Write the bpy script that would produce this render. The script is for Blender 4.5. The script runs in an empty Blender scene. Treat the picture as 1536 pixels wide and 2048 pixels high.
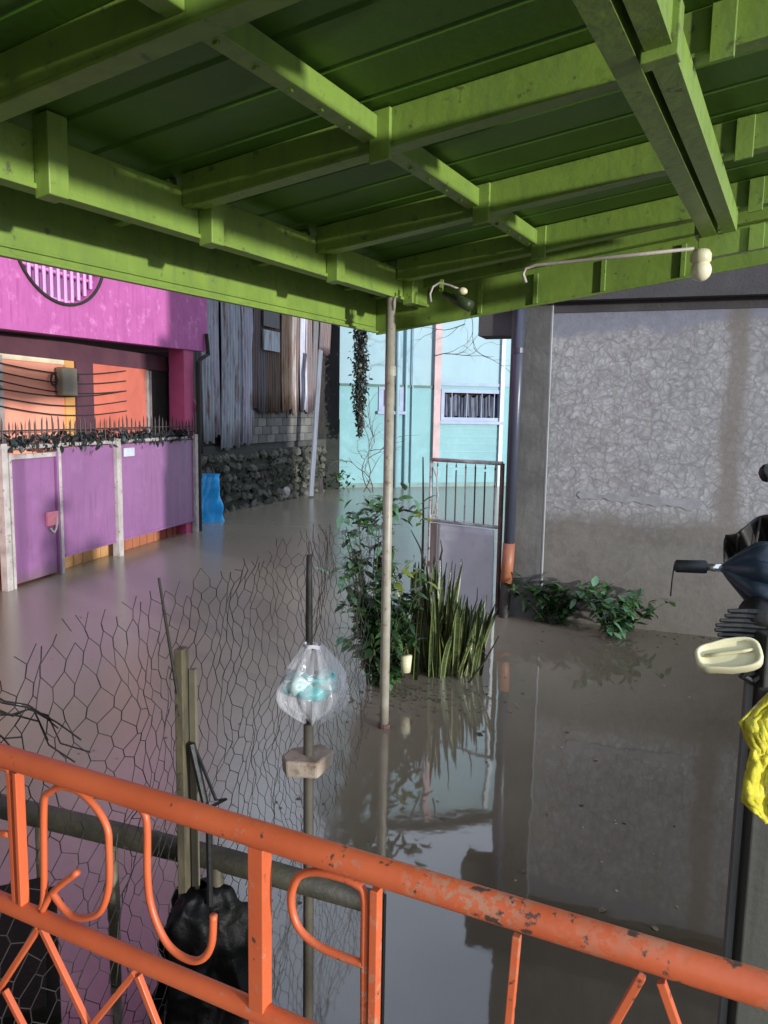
import bpy, bmesh, math, random
from mathutils import Vector, Matrix, noise
rnd = random.Random(7)
R = math.radians
S = bpy.context.scene
COL = S.collection
# ------------------------------------------------------------------ camera
F = 1550.0; PITCH = R(7.3); ROLL = R(1.0); EYE = 2.1
fw = Vector((0, math.cos(PITCH), -math.sin(PITCH)))
u0 = Vector((0, math.sin(PITCH), math.cos(PITCH))); r0 = Vector((1, 0, 0))
rt = r0*math.cos(ROLL)+u0*math.sin(ROLL); up = u0*math.cos(ROLL)-r0*math.sin(ROLL)
CAM = Vector((0, 0, EYE))
cd = bpy.data.cameras.new('camera'); cam = bpy.data.objects.new('camera', cd); COL.objects.link(cam)
m = Matrix.Identity(4)
for i, a in enumerate((rt, up, -fw)):
    for j in range(3): m[j][i] = a[j]
m.translation = CAM
cam.matrix_world = m
cd.sensor_fit = 'VERTICAL'; cd.sensor_height = 36; cd.lens = F/2048*36; cd.clip_start = 0.05; cd.clip_end = 2000
S.camera = cam
# ------------------------------------------------------------------ light
SUN_AZ, SUN_EL = 133.0, 5.0
w = bpy.data.worlds.new('World'); S.world = w; w.use_nodes = True
nt = w.node_tree; bg = nt.nodes['Background']; sk = nt.nodes.new('ShaderNodeTexSky')
sk.sky_type = 'NISHITA'; sk.sun_disc = False; sk.sun_elevation = R(SUN_EL); sk.sun_rotation = R(SUN_AZ)
sk.air_density = 1.0; sk.dust_density = 0.7; sk.ozone_density = 2.2
# broken overcast: pale cloud over most of the dome, the low-sun sky showing between
wtc = nt.nodes.new('ShaderNodeTexCoord'); wmp = nt.nodes.new('ShaderNodeMapping'); wmp.inputs['Scale'].default_value = (1, 1, 2.5); nt.links.new(wtc.outputs['Generated'], wmp.inputs[0])
wn = nt.nodes.new('ShaderNodeTexNoise'); wn.inputs['Scale'].default_value = 1.6; wn.inputs['Detail'].default_value = 5; nt.links.new(wmp.outputs[0], wn.inputs['Vector'])
wr = nt.nodes.new('ShaderNodeMapRange'); wr.inputs[1].default_value = .3; wr.inputs[2].default_value = .6; wr.inputs[3].default_value = .55; wr.inputs[4].default_value = .95; nt.links.new(wn.outputs['Fac'], wr.inputs[0])
wm = nt.nodes.new('ShaderNodeMix'); wm.data_type = 'RGBA'; nt.links.new(wr.outputs[0], wm.inputs[0]); nt.links.new(sk.outputs[0], wm.inputs[6]); wm.inputs[7].default_value = (2.55, 2.85, 3.45, 1)
nt.links.new(wm.outputs[2], bg.inputs[0]); bg.inputs[1].default_value = 0.15
sl = bpy.data.lights.new('sun', 'SUN'); sl.energy = 1.4; sl.angle = R(2.0); sl.color = (1, .985, .965)
so = bpy.data.objects.new('sun', sl); COL.objects.link(so)
sd = Vector((math.sin(R(SUN_AZ))*math.cos(R(SUN_EL)), math.cos(R(SUN_AZ))*math.cos(R(SUN_EL)), math.sin(R(SUN_EL))))
so.rotation_euler = sd.to_track_quat('Z', 'Y').to_euler(); so.location = (0, -5, 8)
S.view_settings.view_transform = 'Standard'; S.view_settings.look = 'None'
S.view_settings.exposure = 1.65; S.view_settings.gamma = 1; S.view_settings.use_curve_mapping = False
# ------------------------------------------------------------------ measuring helpers (photo ray -> point on a real plane)
def ray(x, y): return rt*((x-768)/F)+up*((1024-y)/F)+fw
def at(x, y, Y): d = ray(x, y); return CAM+d*(Y/d.y)
def onz(x, y, z=0): d = ray(x, y); return CAM+d*((z-EYE)/d.z)
def plane(x, y, p, n): d = ray(x, y); return CAM+d*((p-CAM).dot(n)/d.dot(n))
def az(a): return Vector((math.sin(R(a)), math.cos(R(a)), 0))
Z = Vector((0, 0, 1))
class Wall:                       # vertical plane: origin p, direction d (unit), outward normal n
    def __init__(s, p, d):
        s.p = Vector(p); s.d = Vector(d).normalized(); s.n = s.d.cross(Z)
    def P(s, a, z, o=0): return Vector((s.p.x, s.p.y, 0))+s.d*a+s.n*o+Z*z
    def px(s, x, y, o=0):
        q = plane(x, y, s.p+s.n*o, s.n); return (q-s.p).dot(s.d), q.z
# ------------------------------------------------------------------ materials
def rgb(c):
    f = lambda v: (v/255/12.92 if v/255 < .04045 else ((v/255+.055)/1.055)**2.4)
    return tuple(f(v) for v in c)
class NG:
    def __init__(s, name):
        s.m = bpy.data.materials.new(name); s.m.use_nodes = True; s.t = s.m.node_tree; s.b = s.t.nodes['Principled BSDF']
        s.tc = s.t.nodes.new('ShaderNodeTexCoord')
    def n(s, ty, **k):
        o = s.t.nodes.new(ty)
        for a, v in k.items(): setattr(o, a, v)
        return o
    def l(s, a, b): s.t.links.new(a, b)
    def mapped(s, scale=(1, 1, 1), src='Object'):
        mp = s.n('ShaderNodeMapping'); mp.inputs['Scale'].default_value = scale; s.l(s.tc.outputs[src], mp.inputs[0]); return mp.outputs[0]
    def noise(s, sc, det=4, vec=None, rough=.55, dist=0):
        o = s.n('ShaderNodeTexNoise'); o.inputs['Scale'].default_value = sc; o.inputs['Detail'].default_value = det
        o.inputs['Roughness'].default_value = rough; o.inputs['Distortion'].default_value = dist
        s.l(vec if vec is not None else s.tc.outputs['Object'], o.inputs['Vector']); return o.outputs['Fac']
    def ramp(s, fac, a, b):
        o = s.n('ShaderNodeMapRange'); o.inputs[1].default_value = a; o.inputs[2].default_value = b; s.l(fac, o.inputs[0]); return o.outputs[0]
    def mix(s, fac, a, b):
        o = s.n('ShaderNodeMix', data_type='RGBA')
        if isinstance(fac, (int, float)): o.inputs[0].default_value = fac
        else: s.l(fac, o.inputs[0])
        for i, v in ((6, a), (7, b)):
            if isinstance(v, tuple): o.inputs[i].default_value = (*v[:3], 1)
            else: s.l(v, o.inputs[i])
        return o.outputs[2]
    def math(s, op, a, b):
        o = s.n('ShaderNodeMath', operation=op)
        for i, v in ((0, a), (1, b)):
            if isinstance(v, (int, float)): o.inputs[i].default_value = v
            else: s.l(v, o.inputs[i])
        return o.outputs[0]
    def bump(s, h, st, dist=.01):
        o = s.n('ShaderNodeBump'); o.inputs['Strength'].default_value = st; o.inputs['Distance'].default_value = dist
        s.l(h, o.inputs['Height']); s.l(o.outputs[0], s.b.inputs['Normal'])
MATS = {}
def pm(name, c1, c2=None, scale=3, rough=.7, bump=.2, bscale=40, metal=0, spot=None, sscale=9, slo=.58, shi=.66, stretch=(1, 1, 1), spec=.5, lo=.35, hi=.65, bd=.01, streak=None, mud=0):
    if name in MATS: return MATS[name]
    g = NG(name); v = g.mapped(stretch)
    c2 = c2 or tuple(k*.75 for k in c1)
    col = g.mix(g.ramp(g.noise(scale, 5, v), lo, hi), c1, c2)
    if streak: col = g.mix(g.ramp(g.noise(3, 4, g.mapped((6, 6, .5))), .5, .75), col, streak)
    if spot: col = g.mix(g.ramp(g.noise(sscale, 6, v, .65), slo, shi), col, spot)
    if mud:      # silt left on the surface by the flood, ragged upper edge
        sp = g.n('ShaderNodeSeparateXYZ'); g.l(g.tc.outputs['Object'], sp.inputs[0])
        hh = g.math('ADD', sp.outputs[2], g.math('MULTIPLY', g.noise(9, 4), -mud*.9)); col = g.mix(g.math('MULTIPLY', g.math('SUBTRACT', 1, g.ramp(hh, -mud*.45, mud*.5)), .75), col, (.13, .10, .07))
    g.l(col, g.b.inputs['Base Color'])
    g.b.inputs['Roughness'].default_value = rough; g.b.inputs['Metallic'].default_value = metal
    g.b.inputs['Specular IOR Level'].default_value = spec
    if bump: g.bump(g.noise(bscale, 6), bump, bd)
    MATS[name] = g.m; return g.m
# ------------------------------------------------------------------ mesh building
class MB:
    def __init__(s): s.v = []; s.f = []
    def add(s, vs, fs):
        k = len(s.v); s.v += [Vector(q) for q in vs]; s.f += [tuple(i+k for i in f) for f in fs]; return s
    def box8(s, q):               # q: 4 bottom then 4 top points
        return s.add(q, [(3, 2, 1, 0), (4, 5, 6, 7), (0, 1, 5, 4), (1, 2, 6, 5), (2, 3, 7, 6), (3, 0, 4, 7)])
    def box(s, c, size, rz=0, rot=None):
        M = rot or Matrix.Rotation(rz, 3, 'Z'); a, b, h = (k/2 for k in size); c = Vector(c)
        return s.box8([c+M@Vector(q) for q in ((-a, -b, -h), (a, -b, -h), (a, b, -h), (-a, b, -h), (-a, -b, h), (a, -b, h), (a, b, h), (-a, b, h))])
    def bar(s, p, q, w, h, upv=Z):   # rectangular bar p->q
        p = Vector(p); q = Vector(q); d = (q-p).normalized(); sd = d.cross(upv)
        if sd.length < 1e-4: sd = d.cross(Vector((1, 0, 0)))
        sd.normalize(); u = sd.cross(d)
        a = sd*w/2; b = u*h/2
        return s.box8([p-a-b, p+a-b, q+a-b, q-a-b, p-a+b, p+a+b, q+a+b, q-a+b])
    def wbox(s, W, a0, a1, z0, z1, o0, o1):
        q = [W.P(a0, z0, o0), W.P(a1, z0, o0), W.P(a1, z0, o1), W.P(a0, z0, o1)]
        return s.box8(q+[k+Z*(z1-z0) for k in q])
    def tube(s, pts, r, n=8, caps=True):
        pts = [Vector(p) for p in pts]; rr = r if isinstance(r, (list, tuple)) else [r]*len(pts)
        k = len(s.v); prev = None
        for i, p in enumerate(pts):
            d = (pts[min(i+1, len(pts)-1)]-pts[max(i-1, 0)])
            if d.length < 1e-9: d = Vector((0, 0, 1))
            d.normalize()
            if prev is None:
                a = d.cross(Z) if abs(d.z) < .95 else d.cross(Vector((1, 0, 0)))
            else:
                a = prev-d*prev.dot(d)
                if a.length < 1e-6: a = d.cross(Z)
            a.normalize(); prev = a; b = d.cross(a)
            for j in range(n):
                t = 2*math.pi*j/n; s.v.append(p+(a*math.cos(t)+b*math.sin(t))*rr[i])
        for i in range(len(pts)-1):
            for j in range(n):
                s.f.append((k+i*n+j, k+i*n+(j+1) % n, k+(i+1)*n+(j+1) % n, k+(i+1)*n+j))
        if caps and n > 2:
            s.f.append(tuple(k+j for j in reversed(range(n)))); s.f.append(tuple(k+(len(pts)-1)*n+j for j in range(n)))
        return s
    def grid(s, nu, nv, fn, thick=None):
        k = len(s.v)
        for i in range(nu+1):
            for j in range(nv+1): s.v.append(Vector(fn(i/nu, j/nv)))
        for i in range(nu):
            for j in range(nv):
                a = k+i*(nv+1)+j; s.f.append((a, a+nv+1, a+nv+2, a+1))
        return s
    def blob(s, c, size, sub=2, amp=.15, fr=1.5, seed=0, M=None):
        bm = bmesh.new(); bmesh.ops.create_icosphere(bm, subdivisions=sub, radius=1)
        vs = []
        for v in bm.verts:
            q = v.co*(1+amp*noise.noise(v.co*fr+Vector((seed*7.3, seed*3.1, 0)))*2)
            q = Vector((q.x*size[0], q.y*size[1], q.z*size[2]))
            if M: q = M@q
            vs.append(Vector(c)+q)
        fs = [tuple(v.index for v in f.verts) for f in bm.faces]; bm.free(); return s.add(vs, fs)
    def mesh(s, name, org=Vector((0, 0, 0)), smooth=False, mat=None):
        me = bpy.data.meshes.new(name); me.from_pydata([v-org for v in s.v], [], s.f)
        if mat: me.materials.append(mat)
        if smooth:
            for p in me.polygons: p.use_smooth = True
        me.update(); return me
    def build(s, name, mat, parent=None, org=None, smooth=False, bevel=0, label=None, kind=None, solid=0):
        org = parent_org(parent) if parent else Vector(org) if org is not None else Vector((0, 0, 0))
        me = s.mesh(name, org, smooth, mat)
        o = bpy.data.objects.new(name, me); COL.objects.link(o)
        if parent: o.parent = parent
        else: o.location = org
        if solid:
            md = o.modifiers.new('thickness', 'SOLIDIFY'); md.thickness = solid
        if bevel:
            md = o.modifiers.new('edge', 'BEVEL'); md.width = bevel; md.segments = 2; md.limit_method = 'ANGLE'
        if label: o['label'] = label
        if kind: o['kind'] = kind
        return o
def parent_org(p):
    o = Vector((0, 0, 0))
    while p: o += p.location; p = p.parent
    return o
def thing(name, loc, label, cat, group=None):
    o = bpy.data.objects.new(name, None); COL.objects.link(o); o.location = loc; o.empty_display_size = .1
    o['label'] = label; o['category'] = cat
    if group: o['group'] = group
    return o
def tag(o, label, cat, group=None):
    o['label'] = label; o['category'] = cat
    if group: o['group'] = group
    return o
def inst(name, me, parent, loc, M=None, sc=(1, 1, 1)):    # child sharing mesh data
    o = bpy.data.objects.new(name, me); COL.objects.link(o); o.parent = parent
    o.location = Vector(loc)-parent_org(parent)
    if M is not None: o.rotation_euler = M.to_euler()
    o.scale = sc; return o
def wall_holes(mb, W, a0, a1, z0, z1, o0, o1, holes):
    """slab between offsets o0..o1 with rectangular holes (a,b,z,z')"""
    As = sorted({a0, a1, *[h[0] for h in holes], *[h[1] for h in holes]}); As = [a for a in As if a0 <= a <= a1]
    for i in range(len(As)-1):
        c = (As[i]+As[i+1])/2; segs = [(z0, z1)]
        for h in holes:
            if h[0] < c < h[1]:
                n = []
                for p, q in segs:
                    if h[2] > p: n.append((p, min(q, h[2])))
                    if h[3] < q: n.append((max(p, h[3]), q))
                segs = n
        for p, q in segs: mb.wbox(W, As[i], As[i+1], p, q, o0, o1)
    return mb
# ------------------------------------------------------------------ palette
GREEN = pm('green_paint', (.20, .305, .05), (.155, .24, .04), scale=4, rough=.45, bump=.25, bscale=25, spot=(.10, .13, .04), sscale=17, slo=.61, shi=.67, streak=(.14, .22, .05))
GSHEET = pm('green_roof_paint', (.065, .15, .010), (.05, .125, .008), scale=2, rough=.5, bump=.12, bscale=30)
CREAMPOLE = pm('cream_pole_paint', (.36, .34, .28), (.26, .24, .18), scale=8, rough=.45, spot=(.2, .14, .08), sscale=22, slo=.6, shi=.66, bump=.1, mud=.2)
CREAM = pm('cream_plastic', (.72, .68, .42), (.62, .58, .36), rough=.4, bump=.05)
WHITE = pm('white_paint', (.50, .46, .43), (.34, .30, .28), scale=6, rough=.5, spot=(.2, .15, .12), sscale=16, slo=.6, shi=.66)
BLACK = pm('black_plastic', (.008, .008, .008), (.014, .013, .012), rough=.45, bump=.2)
BLACKW = pm('black_wet_wood', (.012, .011, .008), (.025, .022, .015), rough=.6, bump=.4)
BAMBOO = pm('weathered_bamboo', (.12, .10, .058), (.055, .048, .03), scale=9, rough=.6, stretch=(3, 3, .6), spot=(.05, .045, .025), sscale=7, bump=.3)
DTIMBER = pm('dark_timber', (.05, .045, .025), (.025, .023, .014), scale=9, rough=.65, spot=(.09, .05, .03), sscale=5, slo=.6, shi=.7, bump=.4)
RAILORANGE = None
def orange_mat():
    g = NG('orange_rail_paint')
    n1 = g.noise(5, 5); base = g.mix(g.ramp(n1, .35, .7), (.60, .125, .042), (.50, .095, .03))
    fine = g.noise(60, 6, None, .7); sp = g.n('ShaderNodeSeparateXYZ'); g.l(g.tc.outputs['Object'], sp.inputs[0])
    wear = g.ramp(sp.outputs[0], -.25, .40)           # wear is worst where the right-hand stretch is gripped
    th = g.math('ADD', fine, g.math('MULTIPLY', wear, .20))
    chip = g.ramp(th, .66, .70)
    patch = g.ramp(g.noise(9, 3), .42, .6); chip = g.math('MULTIPLY', g.math('MULTIPLY', chip, patch), .7)
    pale = g.mix(chip, base, (.42, .24, .15))
    dark = g.ramp(g.math('ADD', g.noise(34, 5, g.mapped((1, 1, 1), 'Object'), .6), g.math('MULTIPLY', wear, .1)), .68, .72)
    col = g.mix(dark, pale, (.08, .05, .04))
    g.l(col, g.b.inputs['Base Color']); g.b.inputs['Roughness'].default_value = .42
    g.bump(g.math('SUBTRACT', g.noise(30, 6), chip), .25, .004)
    return g.m
RAILORANGE = orange_mat()
# ================================================================== SETTING
def water_mat():
    g = NG('muddy_flood_water')
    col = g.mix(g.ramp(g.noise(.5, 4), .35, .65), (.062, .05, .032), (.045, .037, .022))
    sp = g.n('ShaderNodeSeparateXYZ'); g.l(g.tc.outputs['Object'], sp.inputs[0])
    # shade painted into colour: dark in the yard by the canopy, pale towards street
    shade_ramp = g.ramp(g.math('ADD', g.math('SUBTRACT', sp.outputs[1], g.math('MULTIPLY', sp.outputs[0], 1.3)), g.math('MULTIPLY', g.noise(.7, 3), 1.5)), 3.0, 7.0)
    g.l(g.mix(shade_ramp, col, (.25, .22, .165)), g.b.inputs['Base Color'])
    # open street is ruffled, water sheltered by the porch is calm
    ruf = g.ramp(g.math('ADD', g.math('SUBTRACT', sp.outputs[1], g.math('MULTIPLY', sp.outputs[0], 3.0)), g.math('MULTIPLY', g.noise(.6, 2), 1.0)), 4.3, 7.0)
    g.l(g.math('ADD', g.math('MULTIPLY', ruf, .20), .035), g.b.inputs['Roughness'])
    g.b.inputs['IOR'].default_value = 1.9
    h = g.math('ADD', g.math('MULTIPLY', g.noise(1.6, 2), 1.0), g.math('MULTIPLY', g.noise(7, 2), .12))
    h = g.math('ADD', h, g.math('MULTIPLY', g.math('MULTIPLY', g.noise(16, 3), ruf), .5))
    g.bump(h, .12, .02)
    return g.m
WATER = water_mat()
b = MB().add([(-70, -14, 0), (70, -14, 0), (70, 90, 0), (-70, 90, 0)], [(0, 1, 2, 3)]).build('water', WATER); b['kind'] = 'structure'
GROUND = pm('wet_ground', (.09, .08, .06), (.06, .055, .04), scale=1, rough=.9)
b = MB().add([(-1000, -1000, -.7), (1000, -1000, -.7), (1000, 1000, -.7), (-1000, 1000, -.7)], [(0, 1, 2, 3)]).build('ground', GROUND); b['kind'] = 'structure'
PORCHC = pm('porch_concrete', (.22, .2, .18), (.16, .15, .13), scale=4, rough=.8)
# ------------------------------------------------------------------ pink house on the left
GW = Wall((-3.80, 10.91, 0), az(13))            # street line of the gate; normal points to the street (right)
if GW.n.x < 0: GW.n = -GW.n
PINK = pm('magenta_wall_paint', (.48, .115, .34), (.41, .09, .29), scale=2.2, rough=.75, spot=(.66, .24, .5), sscale=6, slo=.56, shi=.75, bump=.5, bscale=14, bd=.02, streak=(.38, .07, .26))
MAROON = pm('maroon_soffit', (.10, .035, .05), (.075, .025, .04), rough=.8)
SALMON = pm('salmon_wall', (.85, .36, .24), (.78, .3, .2), rough=.7, scale=1.5)
CORAL = pm('coral_wall', (.62, .16, .10), (.5, .12, .08), rough=.7, scale=2)
OCHRE = pm('ochre_wall', (.72, .38, .12), (.6, .3, .09), rough=.7)
DEEPPINK = pm('deep_pink_column', (.5, .08, .2), (.4, .06, .15), rough=.7)
BARPINK = pm('pink_window_bar_paint', (.72, .3, .62), (.6, .22, .5), rough=.5)
DARK = pm('dark_interior', (.02, .017, .015), (.03, .025, .02), rough=.9)
ph = thing('pink_house', GW.P(-1, 0), 'magenta two-storey house whose upper floor overhangs the flooded purple gates', 'house')
aR = GW.px(415, 700)[0]; aL = -7.0; TOP = 7.6
zl = lambda a: 2.955+(a-GW.px(0, 655)[0])/(aR-GW.px(0, 655)[0])*.15
a_w0, _ = GW.px(30, 540); a_w1, _ = GW.px(203, 540); acen = (a_w0+a_w1)/2; zb = GW.px(118, 603)[1]
rad = .72; zc = zb+rad; rada = (a_w1-a_w0)/2*1.03
mb = MB()
def slab(a0, a1, z0a, z0b, z1): 
    mb.box8([GW.P(a0, z0a, -.18), GW.P(a1, z0b, -.18), GW.P(a1, z0b, 0), GW.P(a0, z0a, 0), GW.P(a0, z1, -.18), GW.P(a1, z1, -.18), GW.P(a1, z1, 0), GW.P(a0, z1, 0)])
qa0, qa1, qz0, qz1 = acen-rada-.25, acen+rada+.25, zc-rad-.12, zc+rad+.2
slab(aL, qa0, zl(aL), zl(qa0), TOP); slab(qa1, aR, zl(qa1), zl(aR), TOP)
slab(qa0, qa1, zl(qa0), zl(qa1), qz0); slab(qa0, qa1, qz1, qz1, TOP)
N = 48; ring = []
for i in range(N):
    t = 2*math.pi*i/N; c, s_ = math.cos(t), math.sin(t); k = 1/max(abs(c), abs(s_))
    ring.append(((acen+c*rada, zc+s_*rad), ((qa0+qa1)/2+c*k*(qa1-qa0)/2, (qz0+qz1)/2+s_*k*(qz1-qz0)/2)))
for i in range(N):
    (i0, o0), (i1, o1) = ring[i], ring[(i+1) % N]
    mb.add([GW.P(*i0, 0), GW.P(*o0, 0), GW.P(*o1, 0), GW.P(*i1, 0), GW.P(*i0, -.18), GW.P(*i1, -.18)], [(0, 1, 2, 3), (0, 3, 5, 4)])
mb.wbox(GW, aR-.15, aR, 3.11, TOP, -7, -.182)                      # return wall at the far corner
mb.build('wall', PINK, ph)
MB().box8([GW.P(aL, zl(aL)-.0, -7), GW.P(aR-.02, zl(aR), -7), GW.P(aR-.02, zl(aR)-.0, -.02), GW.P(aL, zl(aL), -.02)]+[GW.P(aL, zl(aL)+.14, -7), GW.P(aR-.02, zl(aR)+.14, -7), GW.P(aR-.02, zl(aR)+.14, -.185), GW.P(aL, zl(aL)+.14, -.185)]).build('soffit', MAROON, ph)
MB().wbox(GW, aL-.3, aR+.3, TOP, TOP+.15, -7.2, .3).build('roof', MAROON, ph)
wf = MB(); wf.tube([GW.P(acen+math.cos(t)*rada*1.03, zc+math.sin(t)*rad*1.03, .012) for t in [2*math.pi*i/48 for i in range(49)]], .022, 6, False)
wf = wf.build('round_window', DARK, ph, label='round window rim in dark paint with pink vertical bars')
MB().wbox(GW, acen-rada*1.02, acen+rada*1.02, zc-rad, zc+rad, -.32, -.2).build('pane', pm('lilac_pane', (.28, .13, .27), (.2, .09, .2), rough=.3), wf)
for i in range(13):
    x = -0.93+i*.155; h = math.sqrt(max(0, 1-x*x))*rad
    MB().tube([GW.P(acen+x*rada, zc-h, -.06), GW.P(acen+x*rada, zc+h, -.06)], .026, 6).build('window_bar', BARPINK, wf)
for z in (-.35, -.68, 0, .4):
    h = math.sqrt(1-z*z/.5184 if abs(z) < .72 else 0)*rada if abs(z) < rad else 0
    MB().tube([GW.P(acen-h, zc+z, -.09), GW.P(acen+h, zc+z, -.09)], .018, 6).build('window_bar', BARPINK, wf)
# ground floor behind the gates: recessed back wall made of differently painted bays
BW = Wall(GW.P(0, 0, -.42), GW.d); BW.n = GW.n
def bay(x0, x1, mat, name='wall_bay', o=0, th=.12, z0=-.3, z1=2.72):
    a0 = BW.px(x0, 800, o)[0]; a1 = BW.px(x1, 800, o)[0]
    return MB().wbox(BW, a0, a1, z0, z1, o-th, o).build(name, mat, ph)
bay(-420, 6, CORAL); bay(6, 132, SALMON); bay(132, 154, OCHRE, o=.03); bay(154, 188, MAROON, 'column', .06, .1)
bay(188, 298, CORAL, o=0.01); bay(298, 344, DARK, 'window_opening'); 
wb = bay(301, 304, WHITE, 'window_frame', .03, .05, 1.2, 2.7)
bay(295, 299, WHITE, 'door_jamb', .04, .05, 0, 2.7)
bay(0, 8, WHITE, 'door_jamb', .05, .05, 0, 2.7)
bay(-420, 132, pm('cream_trim', (.85, .72, .5), rough=.6), 'lintel', .02, .04, 2.66, 2.72)
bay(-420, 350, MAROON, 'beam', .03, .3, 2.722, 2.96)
MB().wbox(GW, GW.px(372, 800)[0], GW.px(388, 800)[0]+.05, -.3, 3.08, -.3, -.03).build('column', DEEPPINK, ph, label='deep pink corner column')
aC = GW.px(386, 800)[0]
MB().wbox(GW, aC-.05, aC+.0, -.3, 3.09, -.42, -.305).build('side_wall', DEEPPINK, ph)
p0 = GW.P(*GW.px(337, 715, -.4), -.4); p1 = GW.P(*GW.px(352, 750, -.3), -.3); p2 = GW.P(*GW.px(384, 822, -.1), .02)
MB().tube([p0, p1, p2], .045, 8).build('downpipe', pm('faded_pink_pipe', (.42, .14, .25), rough=.5), ph, smooth=True)
MB().tube([GW.P(aR-.12, 3.4, .04), GW.P(aR-.1, 3.05, .06), GW.P(aR-.32, 2.98, .06), GW.P(aC+.12, 2.9, .04), GW.P(aC+.12, -.2, .04)], .035, 8).build('drainpipe', DARK, ph)
for k in range(6):   # service cables drooping across the ground-floor bays
    za = 2.62-.1*k; pts = [BW.P(BW.px(-30, 800)[0]+t*2.9, za-.10*math.sin(math.pi*t)-.05*t*(k % 3)+.04*t, .06) for t in [i/8 for i in range(9)]]
    MB().tube(pts, .009, 4).build('cable', DARK, ph)
bx = BW.px(122, 780)
MB().wbox(BW, bx[0]-.16, bx[0]+.16, 2.25, 2.62, .035, .15).build('meter_box', pm('meter_grey', (.2, .17, .12), rough=.5), ph, bevel=.02)
for dx, z, r_ in ((-.25, 2.45, .06), (.22, 2.5, .05)):
    MB().tube([BW.P(bx[0]+dx+r_*math.cos(t), z+r_*1.3*math.sin(t), .08) for t in [i*.7 for i in range(10)]], .014, 4).build('cable_coil', DARK, ph)
# ------------------------------------------------------------------ purple gate in front of the pink house
PURPLE = pm('purple_gate_paint', (.27, .115, .26), (.225, .095, .22), scale=1.6, rough=.42, bump=.15, bscale=8, spot=(.32, .14, .31), sscale=3, slo=.5, shi=.8, streak=(.21, .085, .20), mud=.22)
gt = thing('purple_gate', GW.P(0, 0), 'purple sheet-metal driveway gate in a cream pipe frame, standing in flood water', 'gate')
def apx(x, y=950): return GW.px(x, y)[0]
GZ = 1.66
posts = [(-60, .03), (5, .045), (117, .03), (233, .055), (389, .05)]
for x, w_ in posts:
    a = apx(x); MB().wbox(GW, a-w_, a+w_, -.5, GZ+.02, -w_, w_).build('post', WHITE, gt, bevel=.006)
for x0, x1 in ((-60, 5), (5, 117), (117, 233), (233, 389)):
    MB().tube([GW.P(apx(x0), GZ-.03, .0), GW.P(apx(x1), GZ-.03, .0)], .028, 8).build('top_rail', WHITE, gt)
for x0, x1 in ((124, 228), (240, 386)):
    a0, a1 = apx(x0), apx(x1); m_ = MB()
    m_.grid(int((a1-a0)/.05), 1, lambda u, v: GW.P(a0+(a1-a0)*u, .23+(GZ-.30)*v, .0016*math.sin(u*60)+.006*math.sin(u*9)))
    m_.build('sheet_panel', PURPLE, gt, solid=.012)
    MB().wbox(GW, a0, a1, .20, .235, -.02, .012).build('bottom_rail', PURPLE, gt)
dr = MB().wbox(GW, apx(20), apx(107), .04, GZ-.17, -.012, .012).build('door', PURPLE, gt, label='narrow purple sheet-metal pedestrian door with pink latch', bevel=.004)
a0, a1 = apx(16), apx(111)
MB().wbox(GW, a0-.02, a0+.02, -.1, GZ-.1, .0, .04).build('door_stile', WHITE, dr)
MB().wbox(GW, a1-.025, a1+.015, -.1, GZ-.1, .0, .04).build('door_stile', PURPLE, dr)
MB().wbox(GW, a0+.022, a1-.027, GZ-.165, GZ-.11, -.005, .035).build('door_rail', WHITE, dr)
la, lz = GW.px(98, 1036)
MB().wbox(GW, la-.09, la+.11, lz-.09, lz+.08, .013, .06).build('latch', pm('pink_latch', (.7, .25, .3), (.5, .12, .18), rough=.4), dr, bevel=.01)
MB().tube([GW.P(la-.06, lz-.12, .06), GW.P(la, lz-.18, .07), GW.P(la+.06, lz-.12, .06), GW.P(la+.05, lz, .07)], .014, 6).build('padlock_shackle', WHITE, dr)
sa, sz = GW.px(256, 904)
MB().wbox(GW, sa-.14, sa+.14, sz-.06, sz+.06, .012, .022).build('plaque', pm('pale_plaque', (.62, .66, .72), rough=.5), gt, label='small blank pale plaque')
SP = pm('spike_iron', (.035, .035, .04), (.06, .04, .03), rough=.6)
for i in range(44):
    a = apx(-20)+(apx(386)-apx(-20))*i/43; h = .26+.10*rnd.random(); l_ = rnd.uniform(-.03, .03)
    MB().tube([GW.P(a, GZ-.02, .0), GW.P(a+l_*.5, GZ+h*.8, 0), GW.P(a+l_, GZ+h, 0)], [.011, .011, .002], 4).build('spike', SP, gt)
MB().tube([GW.P(apx(-20), GZ+.16, 0), GW.P(apx(386), GZ+.16, 0)], .009, 4).build('spike_rail', SP, gt)
for i in range(34):    # ribbed low wall seen under the sheet panels
    a = apx(124)+(apx(386)-apx(124))*(i+.5)/34; c = (('tan', (.55, .3, .12)), ('brick', (.42, .15, .07)), ('red', (.35, .06, .04)))[min(2, int(i/13))]
    MB().wbox(GW, a-.055, a+.045, -.4, .22+.01*(i % 3), -.22, -.16-.012*(i % 2)).build('slat', pm(c[0]+'_slat', c[1], rough=.7), gt)
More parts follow.
